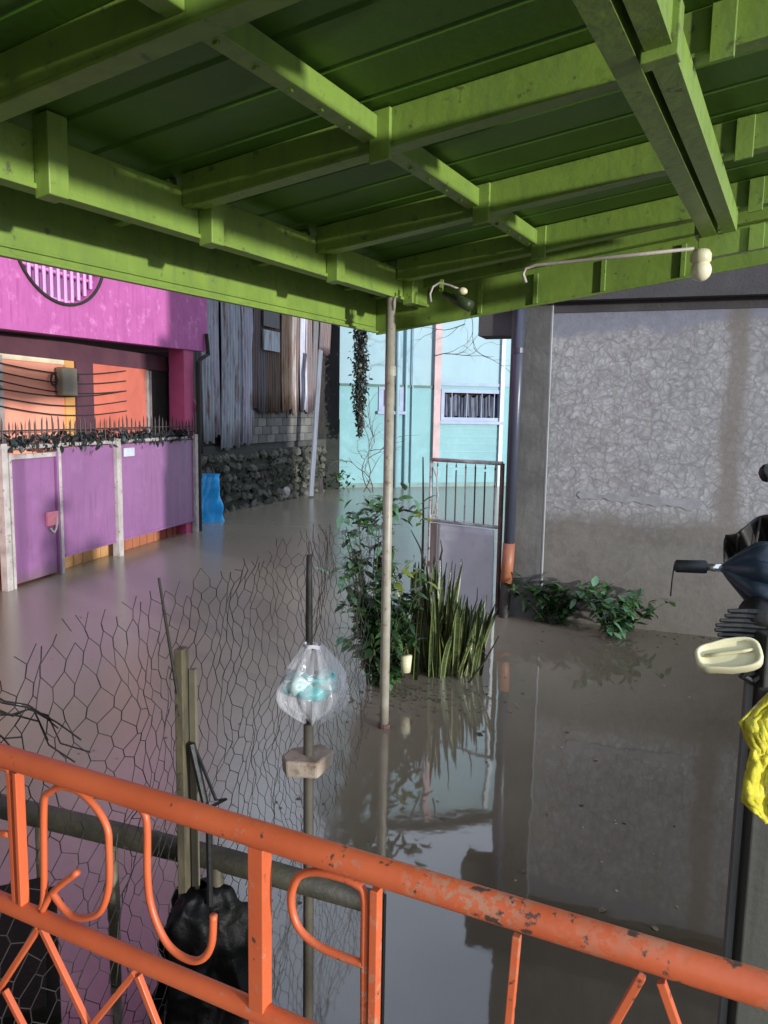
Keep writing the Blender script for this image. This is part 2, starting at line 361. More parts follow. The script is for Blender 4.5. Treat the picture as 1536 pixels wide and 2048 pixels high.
# leaf helper ------------------------------------------------------
def leaf_mesh(name, L=1, Wd=.4, bend=.25, mat=None, seg=4):
    m_ = MB()
    pr = [(0, .02), (.25, .8), (.5, 1), (.8, .55), (1, .02)]
    vs = []
    for t, ww in pr:
        z = -bend*t*t*L
        vs += [(-ww*Wd/2, t*L, z+.08*ww*L*.5), (0, t*L, z), (ww*Wd/2, t*L, z+.08*ww*L*.5)]
    fs = []
    for i in range(4):
        k = i*3; fs += [(k, k+1, k+4, k+3), (k+1, k+2, k+5, k+4)]
    m_.add(vs, fs); return m_.mesh(name, smooth=True, mat=mat)
def leaf_mat(n, c, c2): return pm(n, c, c2, scale=1.5, rough=.38, bump=.15, bscale=12, spec=.6)
LG = leaf_mat('leaf_green', (.05, .12, .03), (.03, .08, .02)); LD = leaf_mat('leaf_dark', (.02, .05, .015), (.012, .03, .012))
LB = leaf_mat('leaf_bluish', (.10, .22, .12), (.06, .14, .08)); LY = leaf_mat('leaf_yellowish', (.16, .20, .03), (.10, .13, .02))
VN = pm('dark_creeper_leaf', (.012, .022, .022), (.02, .03, .03), rough=.5)
def rotm(rx, rz, ry=0): return Matrix.Rotation(rz, 3, 'Z')@Matrix.Rotation(rx, 3, 'X')@Matrix.Rotation(ry, 3, 'Y')
# dark creeper strung along the gate top
cr = MB()
lm = leaf_mesh('tmp', 1, .6)
LV = [v.co.copy() for v in lm.vertices]; LF = [tuple(p.vertices) for p in lm.polygons]
def leafadd(mb_, c, s, M): mb_.add([Vector(c)+M@(v*s) for v in LV], LF)
for i in range(900):
    t = rnd.random(); clump = noise.noise(Vector((t*22, 0, 0)))
    if clump < -.22: continue
    a = apx(-40)+(apx(380)-apx(-40))*t
    leafadd(cr, GW.P(a, GZ+rnd.gauss(.03, .045), rnd.uniform(-.08, .09)), rnd.uniform(.05, .11), rotm(rnd.uniform(-1.3, 1.3), rnd.uniform(0, 6.28), rnd.uniform(-1, 1)))
tag(cr.build('creeper', VN, None, org=GW.P(0, GZ)), 'dark leafy creeper tangled along the top rail and spikes of the purple gate', 'creeper')
# ------------------------------------------------------------------ corrugated shack on a rubble base
RW = Wall((-3.51, 15.06, 0), Vector((-1.68, 20.18, 0))-Vector((-3.51, 15.06, 0)))
if RW.n.x < 0: RW.n = -RW.n
sh = thing('corrugated_shack', RW.P(2, 0, -.4), 'rusty corrugated-iron shack on a rubble base between pink house and turquoise house', 'shack')
SW = Wall(RW.P(0, 0, -.25), RW.d); SW.n = RW.n
cols = {'steel': ((.40, .44, .50), (.28, .32, .37)), 'dark': ((.07, .075, .085), (.1, .1, .11)), 'mauve': ((.085, .06, .066), (.13, .10, .11)),
        'tan': ((.34, .24, .16), (.22, .15, .10)), 'pale': ((.34, .31, .31), (.25, .22, .22)), 'brown': ((.07, .05, .04), (.12, .08, .06)), 'lilac': ((.42, .42, .50), (.28, .29, .36))}
def cmat(k): a, b_ = cols[k]; return pm('iron_'+k, a, b_, scale=2.5, rough=.55, metal=.15, stretch=(3, 3, .5), spot=(.15, .075, .045), sscale=2.2, slo=.5, shi=.66, bump=.3, streak=tuple(q*.6 for q in a))
sheets = [(384, 400, 905, 'dark', 0), (398, 420, 885, 'steel', .02), (418, 436, 872, 'lilac', .0), (434, 458, 898, 'steel', .03), (456, 480, 893, 'steel', 0), (478, 500, 888, 'lilac', .025),
          (498, 511, 818, 'mauve', .05), (509, 528, 826, 'dark', .03), (526, 545, 825, 'brown', .05), (543, 558, 826, 'brown', .0), (556, 566, 822, 'tan', .06), (564, 576, 820, 'tan', .04),
          (574, 583, 828, 'pale', .06), (581, 594, 824, 'brown', .03), (592, 606, 822, 'lilac', .06), (604, 618, 826, 'mauve', .04), (616, 630, 812, 'dark', .05), (628, 650, 708, 'mauve', .09)]
for x0, x1, yb, c, o in sheets:
    a0 = SW.px(x0, 800)[0]; a1 = SW.px(x1, 800)[0]; z0 = SW.px((x0+x1)/2, yb)[1]; ln = rnd.uniform(-.05, .05); ph_ = rnd.random()*6
    zt_ = 5.0+rnd.uniform(-.15, .1)
    n = max(12, int((a1-a0)/.014))
    m_ = MB().grid(n, 6, lambda u, v: SW.P(a0+(a1-a0)*u+ln*v+.012*math.sin(v*5+ph_), z0+(zt_-z0)*v+(.03*math.sin(u*9+ph_) if v == 0 else 0), .05+o+.024*math.sin((a1-a0)*u/.115*2*math.pi)+.015*math.sin(v*4+ph_)))
    m_.build('corrugated_sheet', cmat(c), sh, smooth=True, solid=.004)
wx0, wx1 = SW.px(514, 650)[0], SW.px(546, 650)[0]
MB().wbox(SW, wx0, wx1, SW.px(530, 655)[1], 4.75, .14, .17).build('shutter', cmat('dark'), sh, label='dark tin shutter')
MB().wbox(SW, wx0, wx1, SW.px(530, 702)[1], SW.px(530, 662)[1], .14, .18).build('patch_panel', cmat('steel'), sh)
mm = MB().wbox(SW, SW.px(384, 800)[0]-.3, SW.px(660, 800)[0], 1.2, 4.9, -3, -.08); mm.build('inner_wall', DARK, sh)
MB().wbox(SW, SW.px(384, 800)[0]-.5, SW.px(660, 800)[0]+.1, 5.15, 5.25, -3.4, .45).build('roof', cmat('mauve'), sh)
MB().wbox(SW, -.6, SW.px(655, 800)[0], 1.0, 1.36, -.6, -.03).build('plinth', pm('dark_concrete', (.07, .07, .065), (.045, .045, .042), rough=.9, bump=.6), sh)
BLK = [pm('hollow_block_a', (.17, .165, .15), (.11, .105, .1), rough=.9, bump=.6), pm('hollow_block_b', (.12, .12, .11), (.08, .08, .075), rough=.9, bump=.6)]
ab0 = SW.px(497, 860)[0]; ab1 = SW.px(628, 860)[0]; k = 0
for r_ in range(4):
    z0 = 1.37+r_*.19; a = ab0-(.2 if r_ % 2 else 0)
    while a < ab1:
        MB().wbox(SW, max(a, ab0)+.006, min(a+.39, ab1)-.006, z0, z0+.182, -.1, .02+.012*rnd.random()).build('concrete_block', BLK[k % 2 if r_ < 3 else 1], sh, bevel=.006); a += .4; k += 1
# rubble base: every stone a piece
stone_mats = [pm('stone_a', (.11, .105, .085), (.06, .058, .045), rough=.85, bump=.7, bscale=12, spot=(.2, .19, .16), slo=.6), pm('stone_b', (.055, .06, .045), (.03, .035, .025), rough=.85, bump=.7, bscale=12), pm('stone_c', (.12, .115, .095), (.06, .06, .048), rough=.85, bump=.7, bscale=12)]
sm = []
for i in range(9):
    m_ = MB().blob((0, 0, 0), (1, .6, .75), 1, .3, 1.3, i); sm.append(m_.mesh('stone', mat=stone_mats[i % 3]))
rw = thing('rubble_wall', RW.P(2, 0), 'low wall of rough dark rubble stones rising from the flood under the shack', 'wall')
MB().wbox(RW, -.5, 5.7, -.5, 1.22, -.5, -.1).build('mortar_core', pm('dark_mortar', (.03, .032, .025), (.05, .05, .04), rough=.95, bump=.8), rw)
rows = 6
for r_ in range(rows):
    a = -.45+rnd.random()*.1
    while a < 5.65:
        wd = rnd.uniform(.09, .2); z = .03+r_*.215+rnd.uniform(-.04, .04)
        o = inst('stone', sm[rnd.randrange(9)], rw, RW.P(a+wd, z, -.08+rnd.uniform(-.03, .05)), rotm(rnd.uniform(-.3, .3), math.atan2(RW.d.y, RW.d.x)+rnd.uniform(-.25, .25), rnd.uniform(-.5, .5)), (wd, rnd.uniform(.12, .2), rnd.uniform(.1, .135)))
        a += wd*1.75
m_ = MB()
for i in range(900):
    a_ = rnd.uniform(-.4, 5.4); z_ = rnd.choice((1.25, 1.0, .75, .55))*rnd.uniform(.75, 1.05)
    if noise.noise(Vector((a_*1.7, z_*2.2, 5))) < .02: continue
    leafadd(m_, RW.P(a_, z_, rnd.uniform(.05, .16)), rnd.uniform(.04, .09), rotm(rnd.uniform(-1.8, .5), rnd.uniform(0, 6.28)))
o = m_.build('wall_moss', pm('moss_leaf', (.035, .05, .022), (.06, .065, .035), rough=.7), rw, kind='stuff')
# leaning plank, stump, weeds at the far end of the rubble wall
PL = at(641, 700, 19.2); PB = at(622, 992, 18.9)
tag(MB().bar(PB, PL, .22, .03, RW.n).build('plank', pm('pale_plank', (.22, .235, .28), (.14, .15, .18), rough=.6, stretch=(4, 4, .6), scale=3), None, org=PB), 'pale weathered plank leaning upright against the end of the shack', 'plank')
st = onz(632, 984)
tag(MB().tube([st-Z*.4, st+Z*.25, st+Z*.52], [.2, .19, .17], 10).build('stump', pm('dark_stump', (.05, .04, .04), (.03, .025, .025), rough=.9), None, org=st), 'dark stump beside the foot of the leaning plank', 'stump')
# dark gap building
dg = thing('dark_outbuilding', at(665, 975, 21.5)*1, 'black-stained narrow outbuilding in the gap beside the turquoise house', 'outbuilding')
DW = Wall(onz(638, 981, 0)+Vector((0, .5, 0)), Vector((1, .12, 0)))
if DW.n.y > 0: DW.n = -DW.n
MB().wbox(DW, -.6, DW.px(679, 900)[0], -.3, 1.9, -2, .0).build('lower_wall', pm('charcoal_block', (.035, .04, .035), (.02, .024, .02), rough=.9, bump=.5), dg)
MB().wbox(DW, -.6, DW.px(677, 900)[0], 1.9, 5.3, -2, -.04).build('upper_wall', pm('black_tin', (.014, .015, .018), (.022, .02, .022), rough=.7), dg)
MB().wbox(DW, -.9, DW.px(677, 900)[0]+.1, 5.3, 5.4, -2.2, .3).build('roof', DARK, dg)
# ------------------------------------------------------------------ turquoise house
BH = Wall(onz(680, 975), onz(1000, 972)-onz(680, 975))
if BH.n.y > 0: BH.n = -BH.n
CY = pm('turquoise_render', (.20, .40, .42), (.17, .355, .375), scale=.9, rough=.65, bump=.15, bscale=10, spot=(.24, .47, .51), sscale=2.5, slo=.5, shi=.8, streak=(.18, .38, .42))
CY2 = pm('pale_blue_render', (.30, .45, .50), (.26, .40, .45), scale=.9, rough=.65, bump=.15, bscale=10, streak=(.25, .42, .49))
LAV = pm('lavender_frame', (.27, .34, .48), (.22, .28, .40), rough=.5)
bh = thing('turquoise_house', BH.P(2, 0), 'turquoise and pale blue house with a green band, closing the end of the flooded street', 'house')
aS, zS = BH.px(872, 772); zB = BH.px(760, 772)[1]
bL, bR = BH.px(678, 900)[0], BH.px(1060, 900)[0]
w1 = (*[BH.px(x, 800)[0] for x in (757, 808)], BH.px(780, 822)[1], BH.px(780, 770)[1]-.0)
w2 = (*[BH.px(x, 800)[0] for x in (882, 1004)], BH.px(930, 842)[1], BH.px(930, 779)[1])
m_ = MB(); wall_holes(m_, BH, bL, aS, -.4, zB-.02, -.25, 0, [w1]); wall_holes(m_, BH, aS, bR, -.4, BH.px(930, 772)[1], -.25, .004, [w2]); m_.build('lower_wall', CY, bh)
m_ = MB(); m_.wbox(BH, bL, aS, zB+.05, 10.2, -.25, -.02); m_.wbox(BH, aS, bR, BH.px(930, 766)[1], 10.2, -.25, 0.0); m_.build('upper_wall', CY2, bh)
MB().wbox(BH, bL, bR, -.4, 10.2, -6, -.5).build('inner_wall', DARK, bh)
MB().wbox(BH, bL-.02, bL+.1, -.4, 10.2, -6, -.252).build('side_wall', CY2, bh)
MB().wbox(BH, bL, aS-.05, zB-.018, zB+.048, -.2, .035).build('green_band', pm('green_band_paint', (.03, .12, .09), rough=.5), bh)
MB().wbox(BH, aS+.06, bR, BH.px(930, 772)[1], BH.px(930, 766)[1], -.2, .03).build('blue_band', LAV, bh)
MB().wbox(BH, bL-.3, bR, 10.2, 10.35, -6.2, .5).build('roof', DARK, bh)
def window(W, r, mat, name, fw_=.07, o=.03, bars=()):
    a0, a1, z0, z1 = r
    fr = MB().wbox(W, a0, a1, z0, z0+fw_, -.12, o).wbox(W, a0, a1, z1-fw_, z1, -.12, o).wbox(W, a0, a0+fw_, z0+fw_, z1-fw_, -.12, o).wbox(W, a1-fw_, a1, z0+fw_, z1-fw_, -.12, o).build(name, mat, bh)
    MB().wbox(W, a0-.04, a1+.04, z0-.09, z0-.004, 0.006, .1).build('sill', mat, fr)
    return fr
f1 = window(BH, w1, LAV, 'window', .14)
MB().wbox(BH, w1[0]+.14, (w1[0]+w1[1])/2, w1[2]+.14, w1[3]-.14, -.1, -.08).build('pane', pm('dark_glass', (.03, .04, .09), rough=.15), f1)
MB().wbox(BH, (w1[0]+w1[1])/2, w1[1]-.14, w1[2]+.14, w1[3]-.14, -.12, -.1).build('shutter', pm('brown_shutter', (.14, .11, .08), rough=.7), f1)
f2 = window(BH, w2, LAV, 'window', .1)
m_ = MB().grid(90, 3, lambda u, v: BH.P(w2[0]+.1+(w2[1]-w2[0]-.2)*u, w2[2]+.1+(w2[3]-w2[2]-.28)*v+.05*math.sin(u*31), -.14+.03*math.sin(u*95+2*math.sin(u*17)+v*1.2)))
m_.build('curtain', pm('grey_curtain', (.17, .19, .24), (.06, .07, .10), scale=5, stretch=(5, 5, .5), rough=.8), f2)
MB().wbox(BH, w2[0]+.1, w2[1]-.1, w2[2]+.1, w2[3]-.1, -.3, -.26).build('dark_room', DARK, f2)
for x in (905, 935, 965, 990):
    a = BH.px(x, 800)[0]; MB().wbox(BH, a-.01, a+.01, w2[2]+.1, w2[3]-.1, -.06, -.04).build('window_bar', LAV, f2)
PINKP = pm('faded_pink_downpipe', (.55, .38, .38), (.42, .3, .3), rough=.6)
for x0, x1, mt, nm, o in ((866, 879, PINKP, 'pilaster', .1), (789, 797, CY2, 'vent_pipe', .08), (808, 813, CY2, 'water_pipe', .06), (822, 825, CY2, 'water_pipe', .05)):
    zlo = -.3; zhi = 9 if nm != 'water_pipe' else 6
    a0, a1 = BH.px(x0, 800)[0], BH.px(x1, 800)[0]
    if nm == 'pilaster': MB().wbox(BH, a0, a1, BH.px(870, 925)[1], 10.1, -.1, o).build(nm, mt, bh)
    else: MB().tube([BH.P((a0+a1)/2, zlo, o), BH.P((a0+a1)/2, zhi, o)], (a1-a0)/2, 8).build(nm, mt, bh, smooth=True)
MB().wbox(BH, BH.px(995, 900)[0], BH.px(1002, 900)[0], -.3, 10, .006, .08).build('corner_trim', pm('white_trim', (.7, .75, .76), rough=.6), bh)
for i in range(7):
    z = .35+i*.22; MB().wbox(BH, BH.px(883, 1000)[0], BH.px(994, 1000)[0], z, z+.018, 0.006, .018).build('siding_joint', CY2, bh)
MB().wbox(BH, bL, bR, -.3, .12, .006, .03).build('plinth', pm('stained_plinth', (.22, .34, .32), (.16, .24, .22), rough=.8), bh)
# hanging vine in front of the turquoise house
vp = at(722, 660, 20.6); vb = at(722, 862, 20.6)
vn = thing('hanging_vine', Vector((vp.x, vp.y, 0)), 'dark leafy vine hanging down the turquoise wall left of the cream pole', 'vine')
vtop = 9.6
MB().tube([(vp.x+.06*math.sin(z*1.3), vp.y+.04*math.cos(z), z) for z in [vb.z+(vtop-vb.z)*i/20 for i in range(21)]], .03, 5).build('stem', DTIMBER, vn)
m_ = MB()
for i in range(5200):
    t = rnd.random(); z = vb.z+(vtop-vb.z)*t; w_ = .15*min(1, t*7+.2)*(1+.35*noise.noise(Vector((0, 0, z*2.5))))
    leafadd(m_, (vp.x+rnd.gauss(0, w_*.62), vp.y+rnd.gauss(0, .1), z+rnd.gauss(0, .08)), rnd.uniform(.06, .13), rotm(rnd.uniform(-2, .2), rnd.uniform(0, 6.28), rnd.uniform(-1, 1)))
m_.build('foliage', leaf_mat('vine_leaf', (.02, .03, .024), (.035, .045, .035)), vn, kind='stuff')
# bare climbing twigs over the turquoise wall
def twig(p, d, L, r, m_, depth):
    pts = [Vector(p)]; dd = Vector(d).normalized()
    for i in range(6):
        dd = (dd+Vector((rnd.uniform(-.4, .4), rnd.uniform(-.15, .15), rnd.uniform(-.35, .35)))).normalized(); pts.append(pts[-1]+dd*L/6)
        if depth and rnd.random() < .55: twig(pts[-1], dd+Vector((rnd.uniform(-1, 1), rnd.uniform(-.3, .3), rnd.uniform(-.6, .6))), L*.55, r*.6, m_, depth-1)
    m_.tube(pts, [r*(1-.12*i) for i in range(7)], 4)
m_ = MB(); q = at(868, 712, 20.3); twig(q, (.9, 0, .7), 1.5, .013, m_, 2); twig(at(930, 648, 20.3), (-1, 0, -.8), 1.1, .013, m_, 2)
twig(at(945, 600, 20.3), (-.5, 0, -1), 1.2, .013, m_, 1)
tag(m_.build('climbing_twig', DTIMBER, None, org=q), 'bare twigs trailing across the pale blue wall at the top right', 'twig')
m_ = MB(); q = at(742, 985, 20.0)
for k in range(3): twig(q+Vector((rnd.uniform(-.2, .2), 0, 0)), (rnd.uniform(-.6, .3), 0, 1), rnd.uniform(1.0, 1.9), .018, m_, 2)
tag(m_.build('leafless_shrub', pm('pale_twig', (.16, .14, .12), (.08, .07, .06)), None, org=Vector((q.x, q.y, 0))), 'leafless shrub standing in the flood before the turquoise wall, below the vine', 'shrub')
g_ = onz(655, 975)
m_ = MB()
for i in range(260): leafadd(m_, (g_.x+rnd.gauss(.0, .3), g_.y-.2+rnd.gauss(0, .15), abs(rnd.gauss(.1, .28))), rnd.uniform(.08, .2), rotm(rnd.uniform(-.2, 1.4), rnd.uniform(0, 6.28)))
tag(m_.build('weed_clump', LG, None, org=g_, kind='stuff'), 'clump of green weeds at the foot of the black outbuilding', 'weeds')
# blue sack
bs = onz(418, 1042); 
m_ = MB(); tb = at(420, 948, bs.y).z
def sack(u, v):
    t = u*2*math.pi; z = -.15+(tb+.15)*v; w_ = (.19+.03*math.sin(v*5+1)+.012*math.sin(v*19))*(1.0 if v < .92 else .85)
    fold = 1+.16*math.sin(t*3+v*5)+.09*math.sin(t*7-v*9)
    return (bs.x+.02+w_*fold*math.cos(t)+.04*v, bs.y+w_*fold*.8*math.sin(t), z)
m_.grid(36, 18, sack)
BLUE = pm('blue_tarpaulin', (.008, .34, .85), (.01, .42, .9), scale=6, rough=.3, bump=.6, bscale=9, bd=.03)
tag(m_.build('blue_sack', BLUE, None, org=bs, smooth=True), 'bright blue plastic sack standing at the corner of the purple gate', 'sack')
tag(MB().blob(at(572, 985, 17.2), (.09, .07, .13), 2, .25, 2, 3).build('white_bag', WHITE, None, org=at(572, 985, 17.2)), 'scrap of white plastic caught on the rubble stones', 'plastic scrap')
# ------------------------------------------------------------------ concrete building on the right
CW = Wall(onz(1003, 1229), onz(1440, 1275)-onz(1060, 1235))
if CW.n.y > 0: CW.n = -CW.n
def concrete_wall_mat():
    g = NG('peeling_concrete')
    sp = g.n('ShaderNodeSeparateXYZ'); g.l(g.tc.outputs['Object'], sp.inputs[0]); X, Zc = sp.outputs[0], sp.outputs[2]
    n1 = g.noise(3, 6, None, .6); n2 = g.noise(14, 6, None, .65)
    warp = g.n('ShaderNodeVectorMath', operation='ADD'); g.l(g.tc.outputs['Object'], warp.inputs[0])
    nc = g.n('ShaderNodeTexNoise'); nc.inputs['Scale'].default_value = 7; nc.inputs['Detail'].default_value = 3; g.l(g.tc.outputs['Object'], nc.inputs['Vector'])
    sc = g.n('ShaderNodeVectorMath', operation='SCALE'); sc.inputs[3].default_value = .16; g.l(nc.outputs['Color'], sc.inputs[0]); g.l(sc.outputs[0], warp.inputs[1])
    cr_ = []
    for s_, lo, hi in ((6.5, .0, .07), (14, .0, .2)):
        v = g.n('ShaderNodeTexVoronoi', feature='DISTANCE_TO_EDGE'); v.inputs['Scale'].default_value = s_; g.l(warp.outputs[0], v.inputs['Vector']); cr_.append(g.ramp(v.outputs['Distance'], lo, hi))
    crack = g.math('MULTIPLY', g.math('ADD', g.math('MULTIPLY', cr_[0], .6), .4), g.math('ADD', g.math('MULTIPLY', cr_[1], .5), .5))
    bare = g.mix(g.ramp(n1, .3, .7), (.155, .145, .125), (.11, .10, .088))
    bare = g.mix(g.ramp(n2, .45, .75), bare, (.165, .155, .14))
    paint = g.mix(g.ramp(n1, .35, .65), (.32, .318, .318), (.24, .238, .238))
    paint = g.mix(g.ramp(n2, .5, .8), paint, (.44, .44, .45))
    peeled = g.mix(crack, (.13, .127, .124), paint)
    # upper limit of peeling paint at ~1.15 m over the water, ragged
    hgt = g.math('ADD', Zc, g.math('MULTIPLY', g.math('SUBTRACT', n1, .5), .35))
    up_ = g.ramp(hgt, 1.02, 1.2)
    cl = g.mix(up_, bare, peeled)
    # bluish untouched band under the eave
    top = g.ramp(g.math('ADD', hgt, g.math('MULTIPLY', X, -.11)), 2.62, 2.70)
    tl = g.mix(g.ramp(n2, .3, .7), (.165, .168, .20), (.21, .215, .25)); cl = g.mix(top, cl, tl)
    # brown water stain running down at the right
    ds = g.math('ABSOLUTE', g.math('SUBTRACT', g.math('ADD', X, g.math('MULTIPLY', n1, .15)), 3.32), 0)
    stn = g.math('SUBTRACT', 1, g.ramp(ds, .05, .14)); stn = g.math('MULTIPLY', stn, g.ramp(Zc, .9, 1.2))
    cl = g.mix(g.math('MULTIPLY', stn, .8), cl, (.15, .13, .11))
    low = g.math('SUBTRACT', 1, g.ramp(g.math('ADD', Zc, g.math('MULTIPLY', n1, .3)), .2, .8))
    cl = g.mix(g.math('MULTIPLY', low, .55), cl, (.12, .10, .075))
    g.l(cl, g.b.inputs['Base Color']); g.b.inputs['Roughness'].default_value = .85
    g.bump(g.math('ADD', g.math('MULTIPLY', g.math('MULTIPLY', crack, up_), .05), g.math('MULTIPLY', n2, .8)), .6, .012)
    return g.m
PEEL = concrete_wall_mat()
cb = thing('concrete_building', Vector((0, 0, 0)), 'tall grey concrete building with cracked peeling paint on the right of the flooded yard', 'building')
aG = CW.px(1060, 1100)[0]; aE = 4.6; zT = CW.px(1200, 603)[1]
MB().wbox(CW, aG+.12, aE, -.5, zT, -.25, 0).build('wall', PEEL, cb)
CONC = pm('grey_concrete', (.13, .125, .115), (.085, .082, .077), scale=4, rough=.85, bump=.6, bscale=20, streak=(.08, .076, .07))
DCONC = pm('dark_stained_concrete', (.045, .042, .042), (.065, .06, .06), rough=.85, scale=3, bump=.4)
MB().wbox(CW, -.0, aG+.118, -.5, zT+.3, -.3, .03).build('pilaster', CONC, cb)
MB().tube([CW.P(aG+.135, -.2, .02), CW.P(aG+.125, zT, .02)], .014, 6).build('conduit', pm('grey_conduit', (.25, .25, .26), rough=.5), cb)
MB().wbox(CW, -.25, aE, zT, zT+.55, -.35, .16).build('eave_beam', DCONC, cb)
MB().wbox(CW, .4, aE, zT-.10, zT-.004, -.2, .012).build('ledge', DCONC, cb)
MB().wbox(CW, .02, aE, zT+.552, 11.5, -.3, -.02).build('upper_wall', CONC, cb)
MB().wbox(CW, .02, .2, -.5, 11.5, -6, -.302).build('side_wall', CONC, cb)
MB().wbox(CW, -.75, aE+.3, 11.5, 11.7, -6.4, .7).build('roof', DCONC, cb)
MB().wbox(CW, CW.px(958, 650)[0], -.002, CW.px(980, 672)[1], CW.px(980, 672)[1]+.3, -.35, .02).build('bracket_awning', DCONC, cb)
# pale ragged plaster strip left on the wall
m_ = MB(); x0, z0 = CW.px(1155, 985); x1, z1 = CW.px(1405, 1005)
def strip(u, v): return CW.P(x0+(x1-x0)*u, z0+(z1-z0)*u-.02+(v-.5)*(.05+.05*u+.02*math.sin(u*23)+.015*math.sin(u*51))*(1 if 0 < u < 1 else .2), .008)
m_.grid(40, 2, strip); m_.build('plaster_strip', pm('pale_plaster', (.27, .27, .285), (.2, .2, .205), scale=10, rough=.8), cb, solid=.006)
# drainpipe
dp = thing('drainpipe', CW.P(.12, 0, .1), 'tall dark blue drainpipe with orange-brown joint on the concrete building corner', 'pipe')
pt = CW.P(*CW.px(1041, 640, .09), .09); pbm = CW.P(*CW.px(1018, 1092, .09), .09); pj = CW.P(*CW.px(1012, 1165, .09), .09); pe = CW.P(*CW.px(1006, 1235, .09), .09)
ptt = pt+(pt-pbm).normalized()*.6
MB().tube([ptt, pbm], .052, 14).build('pipe', pm('navy_pvc', (.055, .062, .09), (.045, .05, .07), rough=.35, bump=.03), dp, smooth=True)
MB().tube([pbm+(pbm-pt).normalized()*-.03, pj], .062, 14).build('joint', pm('orange_clay_pipe', (.35, .13, .06), (.25, .09, .05), rough=.5), dp, smooth=True)
MB().tube([pj, pe-Z*.4], .055, 14).build('lower_pipe', BLACKW, dp, smooth=True)
mid = pt.lerp(pbm, .12); MB().tube([mid, mid+(pbm-pt).normalized()*.05], .06, 14).build('collar', pm('navy_pvc', (.05, .055, .08)), dp)
# wall plants
def plant(name, base, label, cat, n, spread, hgt, mats, L=(.07, .15), flat=.5, stems=7, lean=Vector((0, 0, 0))):
    t = thing(name, base, label, cat)
    ms = [leaf_mesh('leaf', 1, w_, bd_, mt) for mt in mats for w_, bd_ in ((.38, .3), (.5, .15))]
    for k in range(stems):
        an = rnd.uniform(0, 6.28); rr = spread*rnd.uniform(.2, .9); h = hgt*rnd.uniform(.55, 1)
        tip = base+lean*h+Vector((math.cos(an)*rr, math.sin(an)*rr*flat, h)); c0 = base+Vector((math.cos(an)*.03, math.sin(an)*.03, -.05))
        pts = [c0.lerp(tip, u)+Vector((0, 0, .12*h*math.sin(u*math.pi)))+Vector((rnd.uniform(-.012, .012), rnd.uniform(-.012, .012), 0)) for u in [i/5 for i in range(6)]]
        MB().tube(pts, [.007*(1-.12*i) for i in range(6)], 5).build('stem', pm('green_stem', (.06, .08, .03), rough=.6), t)
        for j in range(max(1, n//stems)):
            u = rnd.uniform(.15, 1); i = min(4, int(u*5)); q = pts[i].lerp(pts[i+1], u*5-i)
            q = Vector((q.x, q.y, max(q.z, .02)))
            inst('leaf', rnd.choice(ms), t, q, rotm(rnd.uniform(-.6, .9), rnd.uniform(0, 6.28), rnd.uniform(-.5, .5)), [rnd.uniform(*L)]*3)
    return t
pA = onz(1102, 1243)+Vector((0, -.05, 0)); pB = onz(1225, 1270)+Vector((0, -.02, 0))
a_ = plant('wall_plant', pA, 'smaller leafy plant at the foot of the concrete wall, nearest the drainpipe', 'plant', 330, .50, .46, [LG, LD], (.08, .15), stems=13)
b_ = plant('wall_plant', pB, 'bushier leafy plant at the foot of the concrete wall, right of the smaller one', 'plant', 430, .62, .50, [LG, LD, LB], (.08, .15), stems=20)
for t in (a_, b_): t['group'] = 'plants along the concrete wall'
MB().tube([pA-Z*.1, pA+Z*.1], [.06, .075], 10).build('pot', BLACK, a_)
# ------------------------------------------------------------------ leaning gate leaf
gA = onz(856, 1204); gB = onz(994, 1229); YG = Wall(gA, gB-gA)
if YG.n.y > 0: YG.n = -YG.n
GL = (gB-gA).length
gg = thing('half_open_gate', gA.lerp(gB, .5), 'grey metal pedestrian gate with barred top and solid sheet bottom beside the drainpipe', 'gate')
GF = pm('worn_white_gate_paint', (.42, .42, .43), (.25, .23, .22), scale=8, rough=.55, spot=(.10, .06, .04), sscale=12, slo=.56, shi=.64)
GP = pm('grey_blue_sheet', (.44, .47, .50), (.37, .39, .42), scale=2, rough=.45, bump=.3, bscale=3, bd=.02, spot=(.33, .34, .36), sscale=4)
RU = pm('rusty_iron', (.10, .055, .04), (.05, .03, .025), rough=.8, scale=10)
for a, m1, r_ in ((0, GF, .02), (GL, RU, .024)):
    MB().tube([YG.P(a, -.4, 0), YG.P(a, 1.6, 0)], r_, 10).build('stile', m1, gg, smooth=True)
for z, r_ in ((1.6, .022), (.93, .018)): MB().tube([YG.P(0, z, 0), YG.P(GL, z+.0, 0)], r_, 10).build('rail', GF, gg, smooth=True)
for i in range(7):
    a = GL*(i+.7)/7.4; MB().tube([YG.P(a, .93, 0), YG.P(a, 1.53+.03*math.sin(i*2.3), 0)], .009, 6).build('bar', SP if i % 3 else GF, gg)
    MB().tube([YG.P(a, 1.53, 0), YG.P(a, 1.585, 0)], [.012, .002], 6).build('spear_tip', SP, gg)
MB().tube([YG.P(.03, 1.52, .01), YG.P(.08, 1.40, .01), YG.P(.10, 1.2, .01), YG.P(.05, 1.0, .01)], .008, 6).build('bar', GF, gg)
m_ = MB().grid(20, 16, lambda u, v: YG.P(.10+(GL-.16)*u, -.3+1.2*v, .006*math.sin(u*5+v*4)+.02*math.exp(-((u-v*1.1+.1)**2)*60)))
m_.build('sheet_panel', GP, gg, solid=.006, smooth=True)
MB().wbox(YG, .02, .10, -.3, .9, -.02, .014).build('wooden_stile', pm('grey_board', (.2, .17, .15), (.13, .11, .1), stretch=(6, 6, .6), rough=.8), gg)
gp = YG.P(-.12, 0, -.05)
tag(MB().tube([gp-Z*.4, gp+Z*.9, gp+Z*1.62+Vector((-.02, 0, 0))], [.018, .014, .008], 6).build('gate_stake', RU, None, org=gp), 'thin rusty stake standing just left of the grey gate', 'stake')
